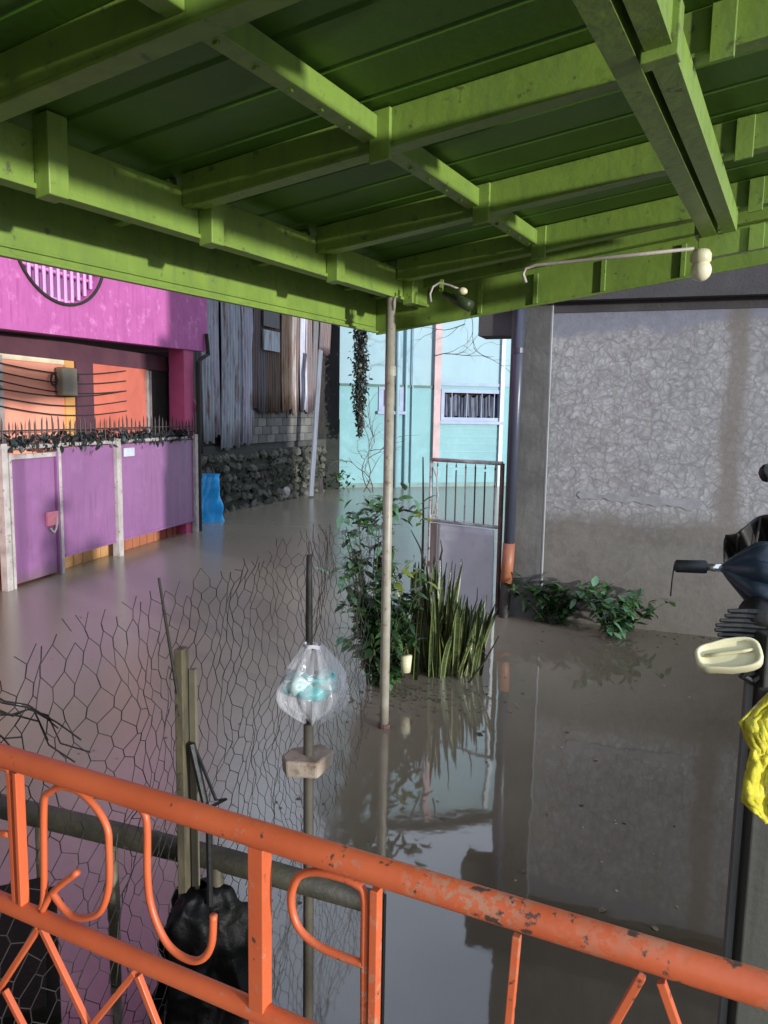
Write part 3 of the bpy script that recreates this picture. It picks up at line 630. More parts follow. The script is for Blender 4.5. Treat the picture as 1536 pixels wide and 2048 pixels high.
# ================================================================== GREEN CANOPY
B = az(28); A = az(114.5); nL = az(28-90); OO = nL*2.30; SLP = .137
def L(v, w_, z): return Vector((OO.x, OO.y, 0))+B*v+A*w_+Z*z
cy = thing('green_canopy', L(4.4, 0, 0), 'lime green painted steel canopy roof overhead carried by a slim cream pole', 'canopy')
V0, V1, W0, W1 = .2, 4.93, -.40, 2.32
def lbox(v0, v1, w0, w1, zb, zt, slope=True):     # slope=True: z are added to the roof slope
    s_ = SLP if slope else 0
    f = lambda v, w_, z: L(v, w_, z+s_*w_)
    return MB().box8([f(v0, w0, zb), f(v0, w1, zb), f(v1, w1, zb), f(v1, w0, zb), f(v0, w0, zt), f(v0, w1, zt), f(v1, w1, zt), f(v1, w0, zt)][::1])
def fix(o):
    bm = bmesh.new(); bm.from_mesh(o.data); bmesh.ops.recalc_face_normals(bm, faces=bm.faces); bm.to_mesh(o.data); bm.free(); return o
def cpart(name, args, mat=GREEN, bevel=.004, parent=None, **k): return fix(lbox(*args, **k).build(name, mat, parent or cy, bevel=bevel))
bl = cpart('edge_beam', (V0, V1-.03, -.06, 0, 2.825, 3.0), slope=False)
cpart('beam_lip', (V0, V1-.03, -.062, .012, 2.815, 2.833), slope=False, bevel=.002, parent=bl)
for i, v in enumerate((.52, 1.54, 2.54, 3.54, 4.45)):
    ra = cpart('rafter', (v-.025, v+.025, .003, W1, 2.922, 3.05))
    cpart('rafter_flange', (v-.03, v+.045, .06, W1-.02, 2.912, 2.926), bevel=.002, parent=ra)
    cpart('rafter_tail', (v-.025, v+.025, W0+.03, -.064, 2.93, 3.05))
    eb = .2 if i == 1 else 0
    cpart('end_block', (v+eb+.075, v+eb+.155, .002, .07, 2.785, 3.046))
    cpart('end_cleat', (v+.0265, v+.074, .0025, .035, 2.93, 3.04), bevel=.002)
    cpart('end_cleat', (v+eb+.156, v+eb+.175, .0025, .03, 2.80, 3.03), bevel=.002)
    if v > 2: cpart('cleat', (v-.045, v-.0255, .86, .94, 2.87, 3.045), bevel=.003)
    cpart('cleat', (v-.045, v-.026, 1.98, 2.05, 2.88, 3.045), bevel=.003)
vs_ = (.2, .52, 1.54, 2.54, 3.54, 4.45)
for i in range(5):
    cpart('noggin', (vs_[i]+.026, vs_[i+1]-.026, .83, .89, 2.95, 3.03))
    if i:
        for k in range(5):   # bolts on the noggins
            v = vs_[i]+.12+k*.17; cpart('bolt', (v, v+.014, .852, .866, 2.941, 2.9495), bevel=0)
gi = 0
for w0, w1 in ((1.78, 1.845), (1.875, 1.935)):
    cb_ = cpart('long_beam', (V0, 4.43, w0, w1, 2.795, 2.903 if w0 > 1.8 else 2.9035))
    cpart('beam_lip', (V0, 4.43, w0-.004, w1+.0035, 2.788, 2.7945), bevel=.001, parent=cb_)
cpart('end_block', (2.10, 2.16, 1.86, 1.955, 2.76, 2.90))
cpart('end_block', (4.33, 4.47, 1.74, 1.83, 2.80, 2.90))
cpart('cross_beam', (4.355, 4.41, 1.76, W1, 2.68, 2.795))
cpart('splice_plate', (4.34, 4.353, 2.0, 2.07, 2.675, 2.80), bevel=.002)
rf_ = cpart('fascia_board', (V1, V1+.02, W0, W1, 2.70, 3.052)); cpart('fascia_lip', (V1-.03, V1-.001, W0+.03, W1, 2.695, 2.707), bevel=.002, parent=rf_)
for w_ in (.35, .72, 1.14, 1.6, 2.2): cpart('batten', (V1-.018, V1-.0005, w_, w_+.03, 2.71, 2.9), bevel=.003)
cpart('top_angle', (V1-.10, V1-.04, W0+.03, W1, 2.93, 3.04))
lf_ = cpart('fascia_board', (V0, V1+.022, W0-.02, W0, 2.66, 3.0), slope=False)
cpart('fascia_lip', (V0, V1-.03, W0+.001, W0+.035, 2.655, 2.668), slope=False, bevel=.002, parent=lf_)
cpart('fascia_lip', (V0, V1-.03, W0+.001, W0+.012, 2.695, 2.705), slope=False, bevel=.002, parent=lf_)
for i in range(5): cpart('hanger_clip', (1.9+i*.55, 1.98+i*.55, W0+.12, W0+.15, 2.90, 2.925), bevel=.001, slope=False, mat=WHITE if i == 1 else GREEN)
# roof sheets: ribs run down the slope
v = V0; pw = .76
while v < V1:
    v1 = min(v+pw, V1); m_ = MB(); pr = []
    k = v
    while k < v1-1e-6:
        for dv, dz in ((0, 0), (.17, 0), (.178, .012), (.20, .012), (.208, 0)):
            if k+dv <= v1: pr.append((k+dv, dz))
        pr += [(k+t_, .0) for t_ in ()]; k += .2533
    pr.append((v1+.012, .0)); rows_ = []
    for (vv, dz) in pr:
        m_.v += [L(vv, W0-.03, 3.055+dz+SLP*(W0-.03)+(.004 if vv > v1 else 0)), L(vv, W1+.05, 3.055+dz+SLP*(W1+.05)+(.004 if vv > v1 else 0))]
    for i in range(len(pr)-1): m_.f.append((2*i, 2*i+1, 2*i+3, 2*i+2))
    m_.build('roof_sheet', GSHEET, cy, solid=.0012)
    v += pw
pb = onz(768, 1455); 
po = MB().tube([(pb.x, pb.y, -.5), (pb.x-.004, pb.y, 2.822)], .031, 16).build('pole', CREAMPOLE, cy, smooth=True)
zc_ = at(780, 752, pb.y).z; MB().tube([(pb.x, pb.y, zc_), (pb.x, pb.y, zc_+.06)], .035, 16).build('collar', CREAMPOLE, po)
MB().tube([(pb.x, pb.y, -.1), (pb.x, pb.y, .03)], .04, 12).build('collar', RU, po)
# conduit, lamp holder, small spot
VWp = L(4.34, 0, 0); VWn = A.cross(Z)
def onv(x, y, v): q = plane(x, y, L(v, 0, 0), VWn); return q
cpts = [onv(1052, 565, 4.30), onv(1046, 548, 4.30), onv(1052, 536, 4.30), onv(1072, 530, 4.30), onv(1200, 517, 4.30), onv(1388, 497, 4.30)]
tag(MB().tube(cpts, .009, 8).build('conduit_pipe', pm('pale_conduit', (.5, .45, .4), (.35, .3, .27), rough=.5), None, org=cpts[0], smooth=True), 'thin pale conduit running under the canopy towards the bulb', 'conduit')
q = onv(1402, 508, 4.28); bq = onv(1402, 541, 4.28)
lb = thing('light_bulb', q, 'cream bulb in a round holder hanging from the green cross beam', 'light bulb')
MB().tube([q+Z*.02, q, q-Z*.035, q-Z*.06], [.04, .052, .052, .03], 16).build('holder', CREAM, lb, smooth=True)
MB().blob(bq, (.052, .052, .055), 3, 0, 1).build('bulb', pm('bulb_glass', (.8, .74, .5), (.75, .7, .48), rough=.15, bump=0), lb, smooth=True)
s0 = at(888, 588, 4.75); s1 = at(940, 612, 4.6)
sp_ = thing('spotlight', s0, 'small dark spotlight with looping white cable under the far corner of the canopy', 'spotlight')
MB().tube([s0, s0.lerp(s1, .3), s0.lerp(s1, .35), s1], [.018, .018, .03, .034], 12).build('head', pm('dark_green_metal', (.03, .05, .015), rough=.5), sp_, smooth=True)
MB().tube([at(862, 604, 4.75), at(860, 588, 4.75), at(866, 573, 4.75), at(880, 565, 4.75), at(900, 571, 4.72), at(918, 578, 4.7)], .0065, 8).build('cable', WHITE, sp_, smooth=True)
MB().blob(at(926, 582, 4.68), (.028, .02, .022), 2, .05, 1).build('cap', CREAM, sp_, smooth=True)
MB().bar(at(882, 582, 4.78), at(884, 560, 4.8), .02, .02).build('bracket', GREEN, sp_)
# ================================================================== CHICKEN-WIRE FENCE
FA = Vector((-1.02, .95, 0)); FB = Vector((-.02, 4.95, 0)); FW = Wall(FA, FB-FA)
if FW.n.x < 0: FW.n = -FW.n
FL = (FB-FA).length
wf_ = thing('wire_fence', FW.P(1.6, 0), 'sagging chicken-wire fence standing in the flood from the porch to the canopy pole', 'fence')
def top_z(a):
    x = a/FL
    return 1.62-.17*x+.07*noise.noise(Vector((a*3.1, 1.7, 0)))+.05*noise.noise(Vector((a*11, 4, 0)))-(.10 if a < .5 else 0)
def wpt(a, z):
    n = Vector((a*2.3, z*2.3, 0)); k = noise.noise_vector(n)*.06+noise.noise_vector(n*3.3)*.026+noise.noise_vector(n*10)*.007
    return FW.P(a+k.x, z+k.y-.03*math.sin(a*2.2), k.z*1.3)
m_ = MB(); cw = .07; ch = .080; ncol = int(FL/cw); nr = int(1.75/ch); HV = {}
def hv(i, j, k):     # brick-like hex lattice
    key = (i, j, k)
    if key not in HV:
        a = (i+(.5 if j % 2 else 0))*cw; z = -.15+j*ch*.75*1.0+(0 if k == 0 else ch*.33); HV[key] = (a, z)
    return HV[key]
nr = int(1.75/(ch*.75))
for j in range(nr):
    for i in range(ncol):
        lo = hv(i, j, 0); hi = hv(i, j, 1)
        up1 = hv(i, j+1, 0) if j % 2 == 0 else hv(i, j+1, 0)
        up2 = hv(i-1, j+1, 0) if j % 2 == 0 else hv(i+1, j+1, 0)
        for p, q_, r_ in ((lo, hi, .0019), (hi, up1, .0014), (hi, up2, .0014)):
            if p[0] < 0 or q_[0] < 0 or max(p[0], q_[0]) > FL: continue
            if max(p[1], q_[1]) > top_z(p[0])+rnd.uniform(-.02, .05): continue
            if rnd.random() < .012: continue
            m_.tube([wpt(*p), wpt(*q_)], r_, 3, False)
for k in range(7):   # twisted, collapsed strands of the near end
    a = rnd.uniform(.45, .8); z = 1.5+rnd.uniform(-.1, .06)
    m_.tube([wpt(a+.07*i+rnd.uniform(-.02, .02), z-.05*i+rnd.uniform(-.03, .03)) for i in range(-4, 5)], .0024, 3, False)
WIRE = pm('rusty_dark_wire', (.03, .025, .021), (.02, .016, .014), rough=.7, bump=0, metal=.2)
m_.build('wire_mesh', WIRE, wf_, kind='stuff')
pw_ = onz(364, 2010); 
a36 = None
q = plane(364, 1400, FW.p, FW.n); q.z = 0
MB().bar(q-Z*.5, q+Z*at(364, 1296, q.y).z, .045, .03, FW.n).build('post', BAMBOO, wf_, bevel=.003)
MB().bar(q-Z*.5+FW.n*.03+FW.d*.02, q+FW.n*.03+FW.d*.02+Z*(at(364, 1340, q.y).z), .018, .02, FW.n).build('post_batten', pm('pale_batten', (.17, .15, .095), (.11, .1, .065), rough=.7), wf_)
q2 = plane(326, 1230, FW.p, FW.n); MB().tube([q2+Z*.0-Z*.28+FW.d*.08, q2+Z*.12-FW.d*.02], [.006, .004], 6).build('tie_stick', BLACKW, wf_)
# ------------------------------------------------------------------ low timber fence behind the orange railing
TP = onz(615, 2075); TW = Wall(TP, -az(-71))
if TW.n.y > 0: TW.n = -TW.n
tf = thing('timber_fence', TW.P(-.4, 0), 'low dark timber rail on pale bamboo uprights just outside the orange railing', 'fence')
aE_, zE_ = TW.px(762, 1778); aS_, zS_ = TW.px(-80, 1610)
zr = TW.px(300, 1684)[1]
MB().tube([TW.P(aS_-.2, zr+.01, 0), TW.P(aS_+.35, zr+.004, 0), TW.P(-.3, zr-.004, 0), TW.P(aE_, zr-.03, 0)], [.044, .043, .04, .036], 12).build('top_rail', DTIMBER, tf, smooth=True)
for x, r_ in ((240, .020), (446, .022), (100, .018)):
    a = TW.px(x, 1750, -.02)[0]; MB().tube([TW.P(a, -.5, .02), TW.P(a, .25, .018), TW.P(a, .26, .018), TW.P(a, zr-.02, .02)], [r_, r_, r_*1.15, r_], 10).build('upright', BAMBOO, tf, smooth=True)
a = TW.px(762, 1850)[0]; MB().bar(TW.P(a, -.5, 0), TW.P(a, zr-.0, 0), .025, .025, TW.d).build('upright', BLACKW, tf)
# tall post carrying the bag and a block
tp = thing('tall_post', TW.P(0, 0), 'slim tall post standing behind the railing with a dark spindly top', 'post')
tx = lambda y: TW.P(*TW.px(617, y, -.05), -.05)
zt1 = tx(1450); MB().tube([tx(2075)-Z*.5, tx(1800), zt1], [.019, .018, .017], 10).build('lower_post', pm('brown_post', (.09, .075, .05), (.05, .043, .03), rough=.7), tp, smooth=True)
MB().tube([tx(1465)+Vector((0, .02, 0)), tx(1300)+Vector((0, .02, 0)), tx(1180)+Vector((0, .02, 0)), tx(1112)+Vector((0, .02, 0))], [.009, .012, .011, .009], 8).build('upper_stick', BLACKW, tp, smooth=True)
MB().tube([tx(1112)+Vector((0, .02, 0)), tx(1085)+Vector((0, .02, 0))], .002, 4).build('wire_end', WIRE, tp)
kc = tx(1520)
M = Matrix.Rotation(R(28), 3, 'Z')
m_ = MB(); h_ = .035
outl = [(-.085, -.02), (.0, -.075), (.085, -.01), (.07, .055), (-.03, .07), (-.08, .03)]
bz = [kc+M@Vector((x, y, -h_)) for x, y in outl]; tz = [kc+M@Vector((x*1.05, y*1.05, h_*.6)) for x, y in outl]; cz = kc+Z*(h_*.3)
m_.add(bz+tz, [tuple(reversed(range(6))), *[(i, (i+1) % 6, 6+(i+1) % 6, 6+i) for i in range(6)], (6, 7, 8, 9, 10, 11)])
tag(m_.build('wood_block', pm('sawn_wood_block', (.36, .30, .24), (.24, .18, .13), scale=12, rough=.75, bump=.5, spot=(.12, .08, .05)), None, org=kc, bevel=.008), 'chunky pale-topped wooden block speared on the tall post below the plastic bag', 'block')
# transparent bag with teal contents
bc = tx(1365)
g = NG('clear_plastic_film'); gb = g.b; gb.inputs['Base Color'].default_value = (.9, .92, .95, 1); gb.inputs['Roughness'].default_value = .12
gb.inputs['Alpha'].default_value = .22; gb.inputs['Specular IOR Level'].default_value = 1.0; g.bump(g.noise(22, 4), .9, .01); FILM = g.m
def bagf(u, v):
    t = u*2*math.pi; z = .125-.25*v; w_ = .106*min(1, v*1.8+.14)**.8*(1 if v < .62 else 1-((v-.62)/.38)**2*.7)
    f = 1+.09*math.sin(3*t+5*v)+.085*math.sin(8*t-4*v)+.06*math.sin(15*t+6*v)
    return bc+Vector((w_*f*math.cos(t)+.015, w_*f*.75*math.sin(t), z+.012*math.sin(5*t)))
bg_ = thing('plastic_bag', bc, 'clear plastic bag with teal and white packets inside, hung on the tall post', 'bag')
MB().grid(90, 30, bagf).build('film', FILM, bg_, smooth=True)
MB().grid(20, 6, lambda u, v: bc+Vector((.022*math.cos(u*6.28)*(1+.3*v)+.015, .02*math.sin(u*6.28)*(1+.3*v), .117+.014*v+.003*math.sin(u*19)))).build('knot', pm('film_white', (.7, .68, .72), rough=.3), bg_, smooth=True)
TEAL = pm('teal_packet', (.02, .33, .34), (.08, .45, .44), scale=14, rough=.35, bump=.5, bscale=18); MINT = pm('mint_white_packet', (.42, .56, .52), (.28, .48, .45), scale=12, rough=.35, bump=.5, bscale=18)
MB().blob(bc+Vector((.052, -.01, .012)), (.042, .04, .036), 3, .25, 2.2, 2).build('packet', MINT, bg_, smooth=True)
MB().blob(bc+Vector((-.035, -.01, .0)), (.046, .04, .035), 3, .3, 2.4, 5).build('packet', MINT, bg_, smooth=True)
MB().blob(bc+Vector((.01, -.015, -.024)), (.066, .045, .026), 3, .25, 2.4, 6).build('packet', TEAL, bg_, smooth=True)
MB().tube([bc+Vector((-.02, -.035, .045)), bc+Vector((.02, -.045, .022)), bc+Vector((.06, -.042, .02)), bc+Vector((.085, -.03, .04))], .007, 8).build('packet_seam', TEAL, bg_, smooth=True)
MB().blob(bc+Vector((-.065, -.02, -.018)), (.02, .02, .016), 2, .2, 2, 8).build('packet', TEAL, bg_, smooth=True)
# black sticks and black plastic heap by the timber fence
s_a, s_b = at(383, 1488, 2.42), at(418, 1640, 2.38); s_c = at(452, 1598, 2.35)
tag(MB().tube([s_a+Vector((-.0, 0, 0)), s_a, s_b, s_b-Z*.3], [.010, .014, .012, .01], 8).build('black_stick', BLACK, None, org=s_b), 'thicker black stick leaning beside the bamboo post of the wire fence', 'stick')
tag(MB().tube([at(392, 1500, 2.42), at(432, 1600, 2.36), s_c, at(425, 1612, 2.36)], .006, 6).build('black_stick', BLACK, None, org=s_c), 'thin hooked black rod next to the thicker black stick', 'stick')
hc = onz(400, 2060)
m_ = MB()
def heap(u, v):
    t = u*2*math.pi; r_ = (.03+.19*v**.6)*(1+.18*math.sin(3*t+1)+.1*math.sin(5*t+v*4)+.06*math.sin(9*t)); z = .50*(1-v**2.2)-.1*v+.02*math.sin(4*t+v*9)*v
    p = Vector((r_*math.cos(t)*.85, r_*math.sin(t)*.8+.05, z+.02*math.sin(6*t)*v))
    q = noise.noise_vector(p*9+Vector((3, 1, 0)))*.035+noise.noise_vector(p*22)*.014
    return hc+p+q*min(1, v*4)
m_.grid(90, 50, heap)
tag(m_.build('plastic_heap', pm('black_plastic_sheet', (.003, .003, .003), (.005, .005, .004), spec=.12, rough=.5, bump=.7, bscale=7, bd=.03), None, org=hc, smooth=True), 'tall black plastic-wrapped bundle behind the U-shaped scroll of the railing', 'bundle')
cq = onz(60, 2120)
cr8 = thing('dark_crate', Vector((cq.x-.25, cq.y-.2, 0)), 'dark stained wooden crate half sunk under the lower left of the railing', 'crate')
CRM = pm('dark_crate_board', (.006, .005, .003), (.012, .009, .005), spec=.12, rough=.7, bump=.4, stretch=(1, 1, 1))
cx, cyy = cq.x-.02, cq.y-.02
MB().box((cx-.3, cyy-.25, .17), (1.0, .62, .6), R(24)).build('body', CRM, cr8, bevel=.006)
for i in range(5): MB().box((cx-.3+(-.38+i*.19)*math.cos(R(24)), cyy-.25+(-.38+i*.19)*math.sin(R(24)), .49), (.17, .64, .03), R(24)).build('lid_board', CRM, cr8, bevel=.004)
tag(MB().box((cx-.31, cyy-.15, .515), (.09, .04, .022), R(24)).build('green_scrap', pm('dark_green_scrap', (.01, .10, .06), rough=.5), None, org=(cx-.31, cyy-.15, .505)), 'small dark green scrap lying on the sunken crate', 'scrap')
# ================================================================== SHRUB AND SNAKE PLANTS IN THE YARD
sb = onz(745, 1368)
shb = plant('leafy_shrub', sb, 'straggly leafy shrub standing in the flood behind the cream pole, left of the snake plants', 'shrub', 520, .28, 1.40, [LG, LB, LD, LD], (.06, .13), .7, 20)
plant('low_shrub', onz(770, 1385)+Vector((0, .1, 0)), 'dense dark low bush at the foot of the cream pole', 'bush', 800, .33, .80, [LD, LD, LD, LG], (.07, .14), .8, 36)
MB().tube([sb-Z*.4+Vector((.06, .05, 0)), sb+Vector((.07, .05, .5)), sb+Vector((.09, .05, 1.1)), sb+Vector((.06, .05, 1.45))], [.032, .028, .02, .01], 8).build('trunk', BLACKW, shb, smooth=True)
MB().tube([sb+Vector((.09, .05, 1.33)), sb+Vector((.22, .03, 1.37)), sb+Vector((.36, .0, 1.34))], [.012, .01, .006], 6).build('branch', DTIMBER, shb)
for (x, y, dx, n_) in ((770, 1015, .1, 60), (730, 1045, .10, 55), (835, 1040, .08, 12), (702, 1140, .07, 34), (812, 1145, .08, 26), (722, 1210, .08, 26), (712, 1270, .08, 26)):
    c = at(x, y, sb.y-.05); ms_ = [leaf_mesh('leaf', 1, .45, .3, k) for k in ((LB, LG) if x < 800 else (LY, LG))]
    for i in range(n_): inst('leaf', ms_[i % 2], shb, c+Vector((rnd.gauss(0, dx), rnd.gauss(0, .05), rnd.gauss(0, dx*.5))), rotm(rnd.uniform(-.6, 1.1), rnd.uniform(0, 6.28), rnd.uniform(-.6, .6)), [rnd.uniform(.07, .13)]*3)
def snake_mat():
    g = NG('snake_plant_leaf'); sp = g.n('ShaderNodeSeparateXYZ'); g.l(g.tc.outputs['Object'], sp.inputs[0])
    e = g.math('ABSOLUTE', sp.outputs[0], 0); edge = g.ramp(e, .012, .015)
    wv = g.noise(1, 3, g.mapped((6, 6, 32)), .6, 1); body = g.mix(g.ramp(wv, .42, .58), (.018, .036, .012), (.05, .075, .024))
    g.l(g.mix(edge, body, (.19, .205, .06)), g.b.inputs['Base Color']); g.b.inputs['Roughness'].default_value = .4; return g.m
SNK = snake_mat()
def blade(Lh, wd, tw, bend, seed):
    m_ = MB(); n = 9; vs = []
    for i in range(n):
        t = i/(n-1); w_ = wd*(1-.35*abs(t-.45))*(1 if t < .75 else max(.03, math.cos((t-.75)/.25*1.5))); an = tw*t
        c, s_ = math.cos(an), math.sin(an); o = bend*t*t
        for x in (-1, 0, 1): vs.append((x*w_*c, o+(0 if x else .008)+x*w_*s_, Lh*t))
    fs = []
    for i in range(n-1):
        for j in (0, 1): k = i*3+j; fs.append((k, k+1, k+4, k+3))
    m_.add(vs, fs); me = m_.mesh('leaf', smooth=True, mat=SNK); return me
blades = [blade(1.0, .021, rnd.uniform(-.8, .8), rnd.uniform(-.12, .12), i) for i in range(8)]
sn = thing('snake_plant', onz(885, 1358), 'dense clump of tall variegated snake plants beside the cream pole', 'plant')
for i in range(170):
    u = rnd.random(); x = 795+165*u; bse = onz(x, 1362-12*rnd.random())+Vector((0, rnd.uniform(0, .42), -.04))
    env = (1.0 if .15 < u < .55 else .78 if u < .8 else .66)*(.7 if u < .1 else 1)
    h = env*rnd.uniform(.5, 1.0)*1.0
    inst('leaf', rnd.choice(blades), sn, bse, rotm(rnd.uniform(-.12, .16), rnd.uniform(-.9, .9), (u-.42)*.3+rnd.gauss(0, .09)), (rnd.uniform(.8, 1.25), 1, h))
for (x0, y0, x1, y1, r_) in ((936, 1368, 998, 1272, .011), (850, 1130, 822, 1060, .008), (880, 1120, 881, 1080, .009), (945, 1225, 955, 1175, .006), (965, 1300, 980, 1335, .004)):
    MB().tube([at(x0, y0, 5.9), at((x0+x1)/2+4, (y0+y1)/2, 5.88), at(x1, y1, 5.86)], [r_, r_*.8, r_*.4], 6).build('dead_stem', BLACKW, sn)
cpq = at(812, 1328, 5.62)
tag(MB().tube([cpq-Z*.06, cpq+Z*.065], [.035, .045], 16).build('plastic_cup', CREAM, None, org=cpq, smooth=True), 'cream plastic cup wedged at the foot of the snake plants', 'cup')
# ------------------------------------------------------------------ floating debris
tag(MB().blob(onz(35, 1411)+Z*.004, (.035, .02, .008), 1, .3, 2).build('foam_scrap', pm('white_foam', (.7, .7, .75), rough=.6, bump=0), None, org=onz(35, 1411)), 'white foam scrap floating on the water behind the wire fence', 'scrap')
lv = onz(960, 1469); m_ = MB(); leafadd(m_, lv+Z*.006-Vector((.03, 0, 0)), .08, rotm(0, -1.5))
tag(m_.build('fallen_leaf', BLACKW, None, org=lv), 'dark leaf floating on open water right of the pole', 'leaf')
m_ = MB()
for i in range(80):
    q = onz(rnd.uniform(120, 1480), rnd.uniform(1010, 1800)); m_.blob(q+Z*.001, (rnd.uniform(.004, .012),)*2+(.002,), 1, .2, 1, i)
o = m_.build('floating_specks', pm('scum', (.17, .155, .12), rough=.8, bump=0), None); o['kind'] = 'stuff'; tag(o, 'tiny pale specks scattered over the brown flood water', 'debris')
m_ = MB()      # flotsam gathered round the plants, the post and along the wall foot
for i in range(420):
    k = rnd.random()
    if k < .45: q = onz(rnd.gauss(830, 90), rnd.gauss(1392, 20))
    elif k < .7: q = onz(rnd.uniform(1040, 1440), 0+1262+rnd.gauss(0, 14)+(rnd.random()*10))
    elif k < .85: q = onz(rnd.gauss(500, 120), rnd.gauss(1060, 25))
    else: q = onz(rnd.uniform(60, 1400), rnd.uniform(1100, 1900))
    leafadd(m_, q+Z*.004, rnd.uniform(.015, .05), rotm(rnd.uniform(-.1, .1), rnd.uniform(0, 6.28)))
o = m_.build('flotsam', pm('dead_leaf', (.06, .045, .025), (.11, .085, .05), rough=.7), None); o['kind'] = 'stuff'; tag(o, 'dead leaves and bits drifting round the plants and wall foot', 'debris')
# ================================================================== PORCH RAILING
RA, RB = onz(0, 1510, 1.45), onz(1536, 1981, 1.45); PW = Wall(RA, RB-RA)
if PW.n.y > 0: PW.n = -PW.n
pr_ = thing('porch_railing', PW.P(.6, .6), 'orange wrought-iron porch railing with scrolled letter-like ornaments and chipped paint', 'railing')
def pq(x, y, o=0): return PW.P(*PW.px(x, y, o), o)
zT_ = 1.45; zL_ = pq(240, 1904).z
MB().tube([PW.P(a, zT_, 0) for a in (-.5, 0, .7, 1.4, 1.9)], .0205, 20).build('top_rail', RAILORANGE, pr_, smooth=True)
MB().tube([PW.P(a, zL_, 0) for a in (-.5, 0, .7, 1.4, 1.9)], .0165, 16).build('lower_rail', RAILORANGE, pr_, smooth=True)
def curve(pts, n=5):
    P = [pq(*p) for p in pts]; out = []
    for i in range(len(P)-1):
        p0 = P[max(i-1, 0)]; p1 = P[i]; p2 = P[i+1]; p3 = P[min(i+2, len(P)-1)]
        for k in range(n):
            t = k/n; out.append(.5*((2*p1)+(p2-p0)*t+(2*p0-5*p1+4*p2-p3)*t*t+(3*p1-p0-3*p2+p3)*t**3))
    return out+[P[-1]]
def orn(name, pts, r_=.0065, n=5): return MB().tube(curve(pts, n), r_, 8).build(name, RAILORANGE, pr_, smooth=True)
orn('scroll', [(272, 1612), (286, 1622), (294, 1650), (295, 1752), (303, 1815), (328, 1877), (359, 1910), (397, 1921), (422, 1893), (427, 1830)])
orn('scroll', [(81, 1816), (88, 1786), (88, 1612), (100, 1584), (126, 1574), (160, 1584), (192, 1615), (214, 1655), (218, 1700), (218, 1770), (204, 1818), (180, 1834), (150, 1834), (128, 1818), (102, 1782)])
orn('scroll_tail', [(84, 1822), (108, 1782), (155, 1744)])
orn('scroll', [(729, 2120), (729, 1900), (729, 1795), (712, 1768), (665, 1750), (622, 1744), (594, 1757), (582, 1800), (594, 1850), (628, 1886), (677, 1910), (729, 1928)])
def flat(name, x, w_, y0, y1, d=.012, o=0):
    a = PW.px(x, (y0+y1)/2)[0]; z0 = PW.px(x, y1)[1]; z1 = PW.px(x, y0)[1]
    return MB().wbox(PW, a-w_/2, a+w_/2, z0, z1, -d/2+o, d/2+o).build(name, RAILORANGE, pr_, bevel=.0015)
flat('flat_bar', 26, .011, 1545, 1800); flat('flat_bar', 42, .009, 1545, 1805, .02); flat('post', 520, .028, 1690, 2060, .026)
flat('flat_bar', 748, .013, 1775, 2300, .018)
orn('cross_bar', [(-40, 1664), (20, 1668)]); orn('cross_bar', [(-60, 1530), (10, 1535), (22, 1560)])
def sq(x0, y0, x1, y1, w_=.011):
    p, q_ = pq(x0, y0), pq(x1, y1); MB().bar(p, q_, .011, w_, PW.n).build('brace', RAILORANGE, pr_, bevel=.0015)
ext = lambda x0, y0, x1, y1, k=1.6: (x0, y0, x0+(x1-x0)*k, y0+(y1-y0)*k)
for a in ((78, 1855, 0, 1976), (83, 1855, 176, 2048), (270, 1945, 186, 2048), (276, 1950, 314, 2048), (10, 1980, 45, 2048), (1034, 1870, 1018, 2048), (1284, 1950, 1228, 2048), (1322, 1962, 1352, 2048)):
    sq(*ext(*a))
for a in (-.45, 1.85):
    MB().wbox(PW, a-.02, a+.02, .62, zT_-.018, -.02, .02).build('post', RAILORANGE, pr_, bevel=.002)
HW = Wall(L(-.5, 0, 0), A); HW.n = -B  # unseen house, added to block light reaching the canopy from behind the camera
hs = thing('blocker_house', HW.P(-1, 0), 'plain unseen house added behind the viewer to cut the light from behind', 'house')
HM = pm('blocker_render', (.3, .31, .26), (.24, .25, .2), rough=.8, scale=1.5)
MB().wbox(HW, -5, 1.5, -.7, 4.2, .0, .2).build('wall', HM, hs); MB().wbox(HW, 1.3, 1.5, -.7, 4.2, .201, 5.0).build('side_wall', HM, hs)
MB().wbox(HW, -5.3, 1.8, 4.2, 4.35, -.3, 5.2).build('roof', DARK, hs)
pf = MB().wbox(PW, -1.5, 3.5, .42, .62, -.06, 3.2).build('porch_floor', PORCHC); pf['kind'] = 'structure'
# ================================================================== RACK AND THINGS AT THE RIGHT EDGE
rk0 = at(1518, 1500, 1.5)
rk = thing('rack_post', Vector((rk0.x, rk0.y, .0)), 'dark weathered upright with side arms at the right edge, holding umbrellas and slippers', 'rack')
OLV = pm('olive_weathered_post', (.045, .045, .034), (.026, .026, .02), rough=.7, stretch=(8, 8, .5), scale=4)
MB().box((rk0.x+.05, rk0.y+.03, .72), (.10, .05, 1.9)).build('upright', OLV, rk, bevel=.004)
MB().box((rk0.x-.012, rk0.y+.04, .72), (.014, .014, 1.86)).build('side_strip', pm('grey_strip', (.12, .12, .11), rough=.5), rk)
MB().bar(at(1505, 1345, 1.62), at(1700, 1330, 1.62), .03, .015).build('arm', OLV, rk); MB().bar(at(1512, 1240, 1.72), at(1700, 1235, 1.72), .02, .012).build('arm', OLV, rk)
MB().bar(at(1500, 1160, 1.80), at(1700, 1150, 1.80), .02, .012).build('arm', OLV, rk)
um = thing('folded_umbrella', at(1440, 1134, 1.7), 'navy folding umbrella lying across the rack, its black grip pointing left', 'umbrella')
h0, h1 = at(1349, 1132, 1.72), at(1414, 1134, 1.70); h2 = at(1444, 1136, 1.69); 
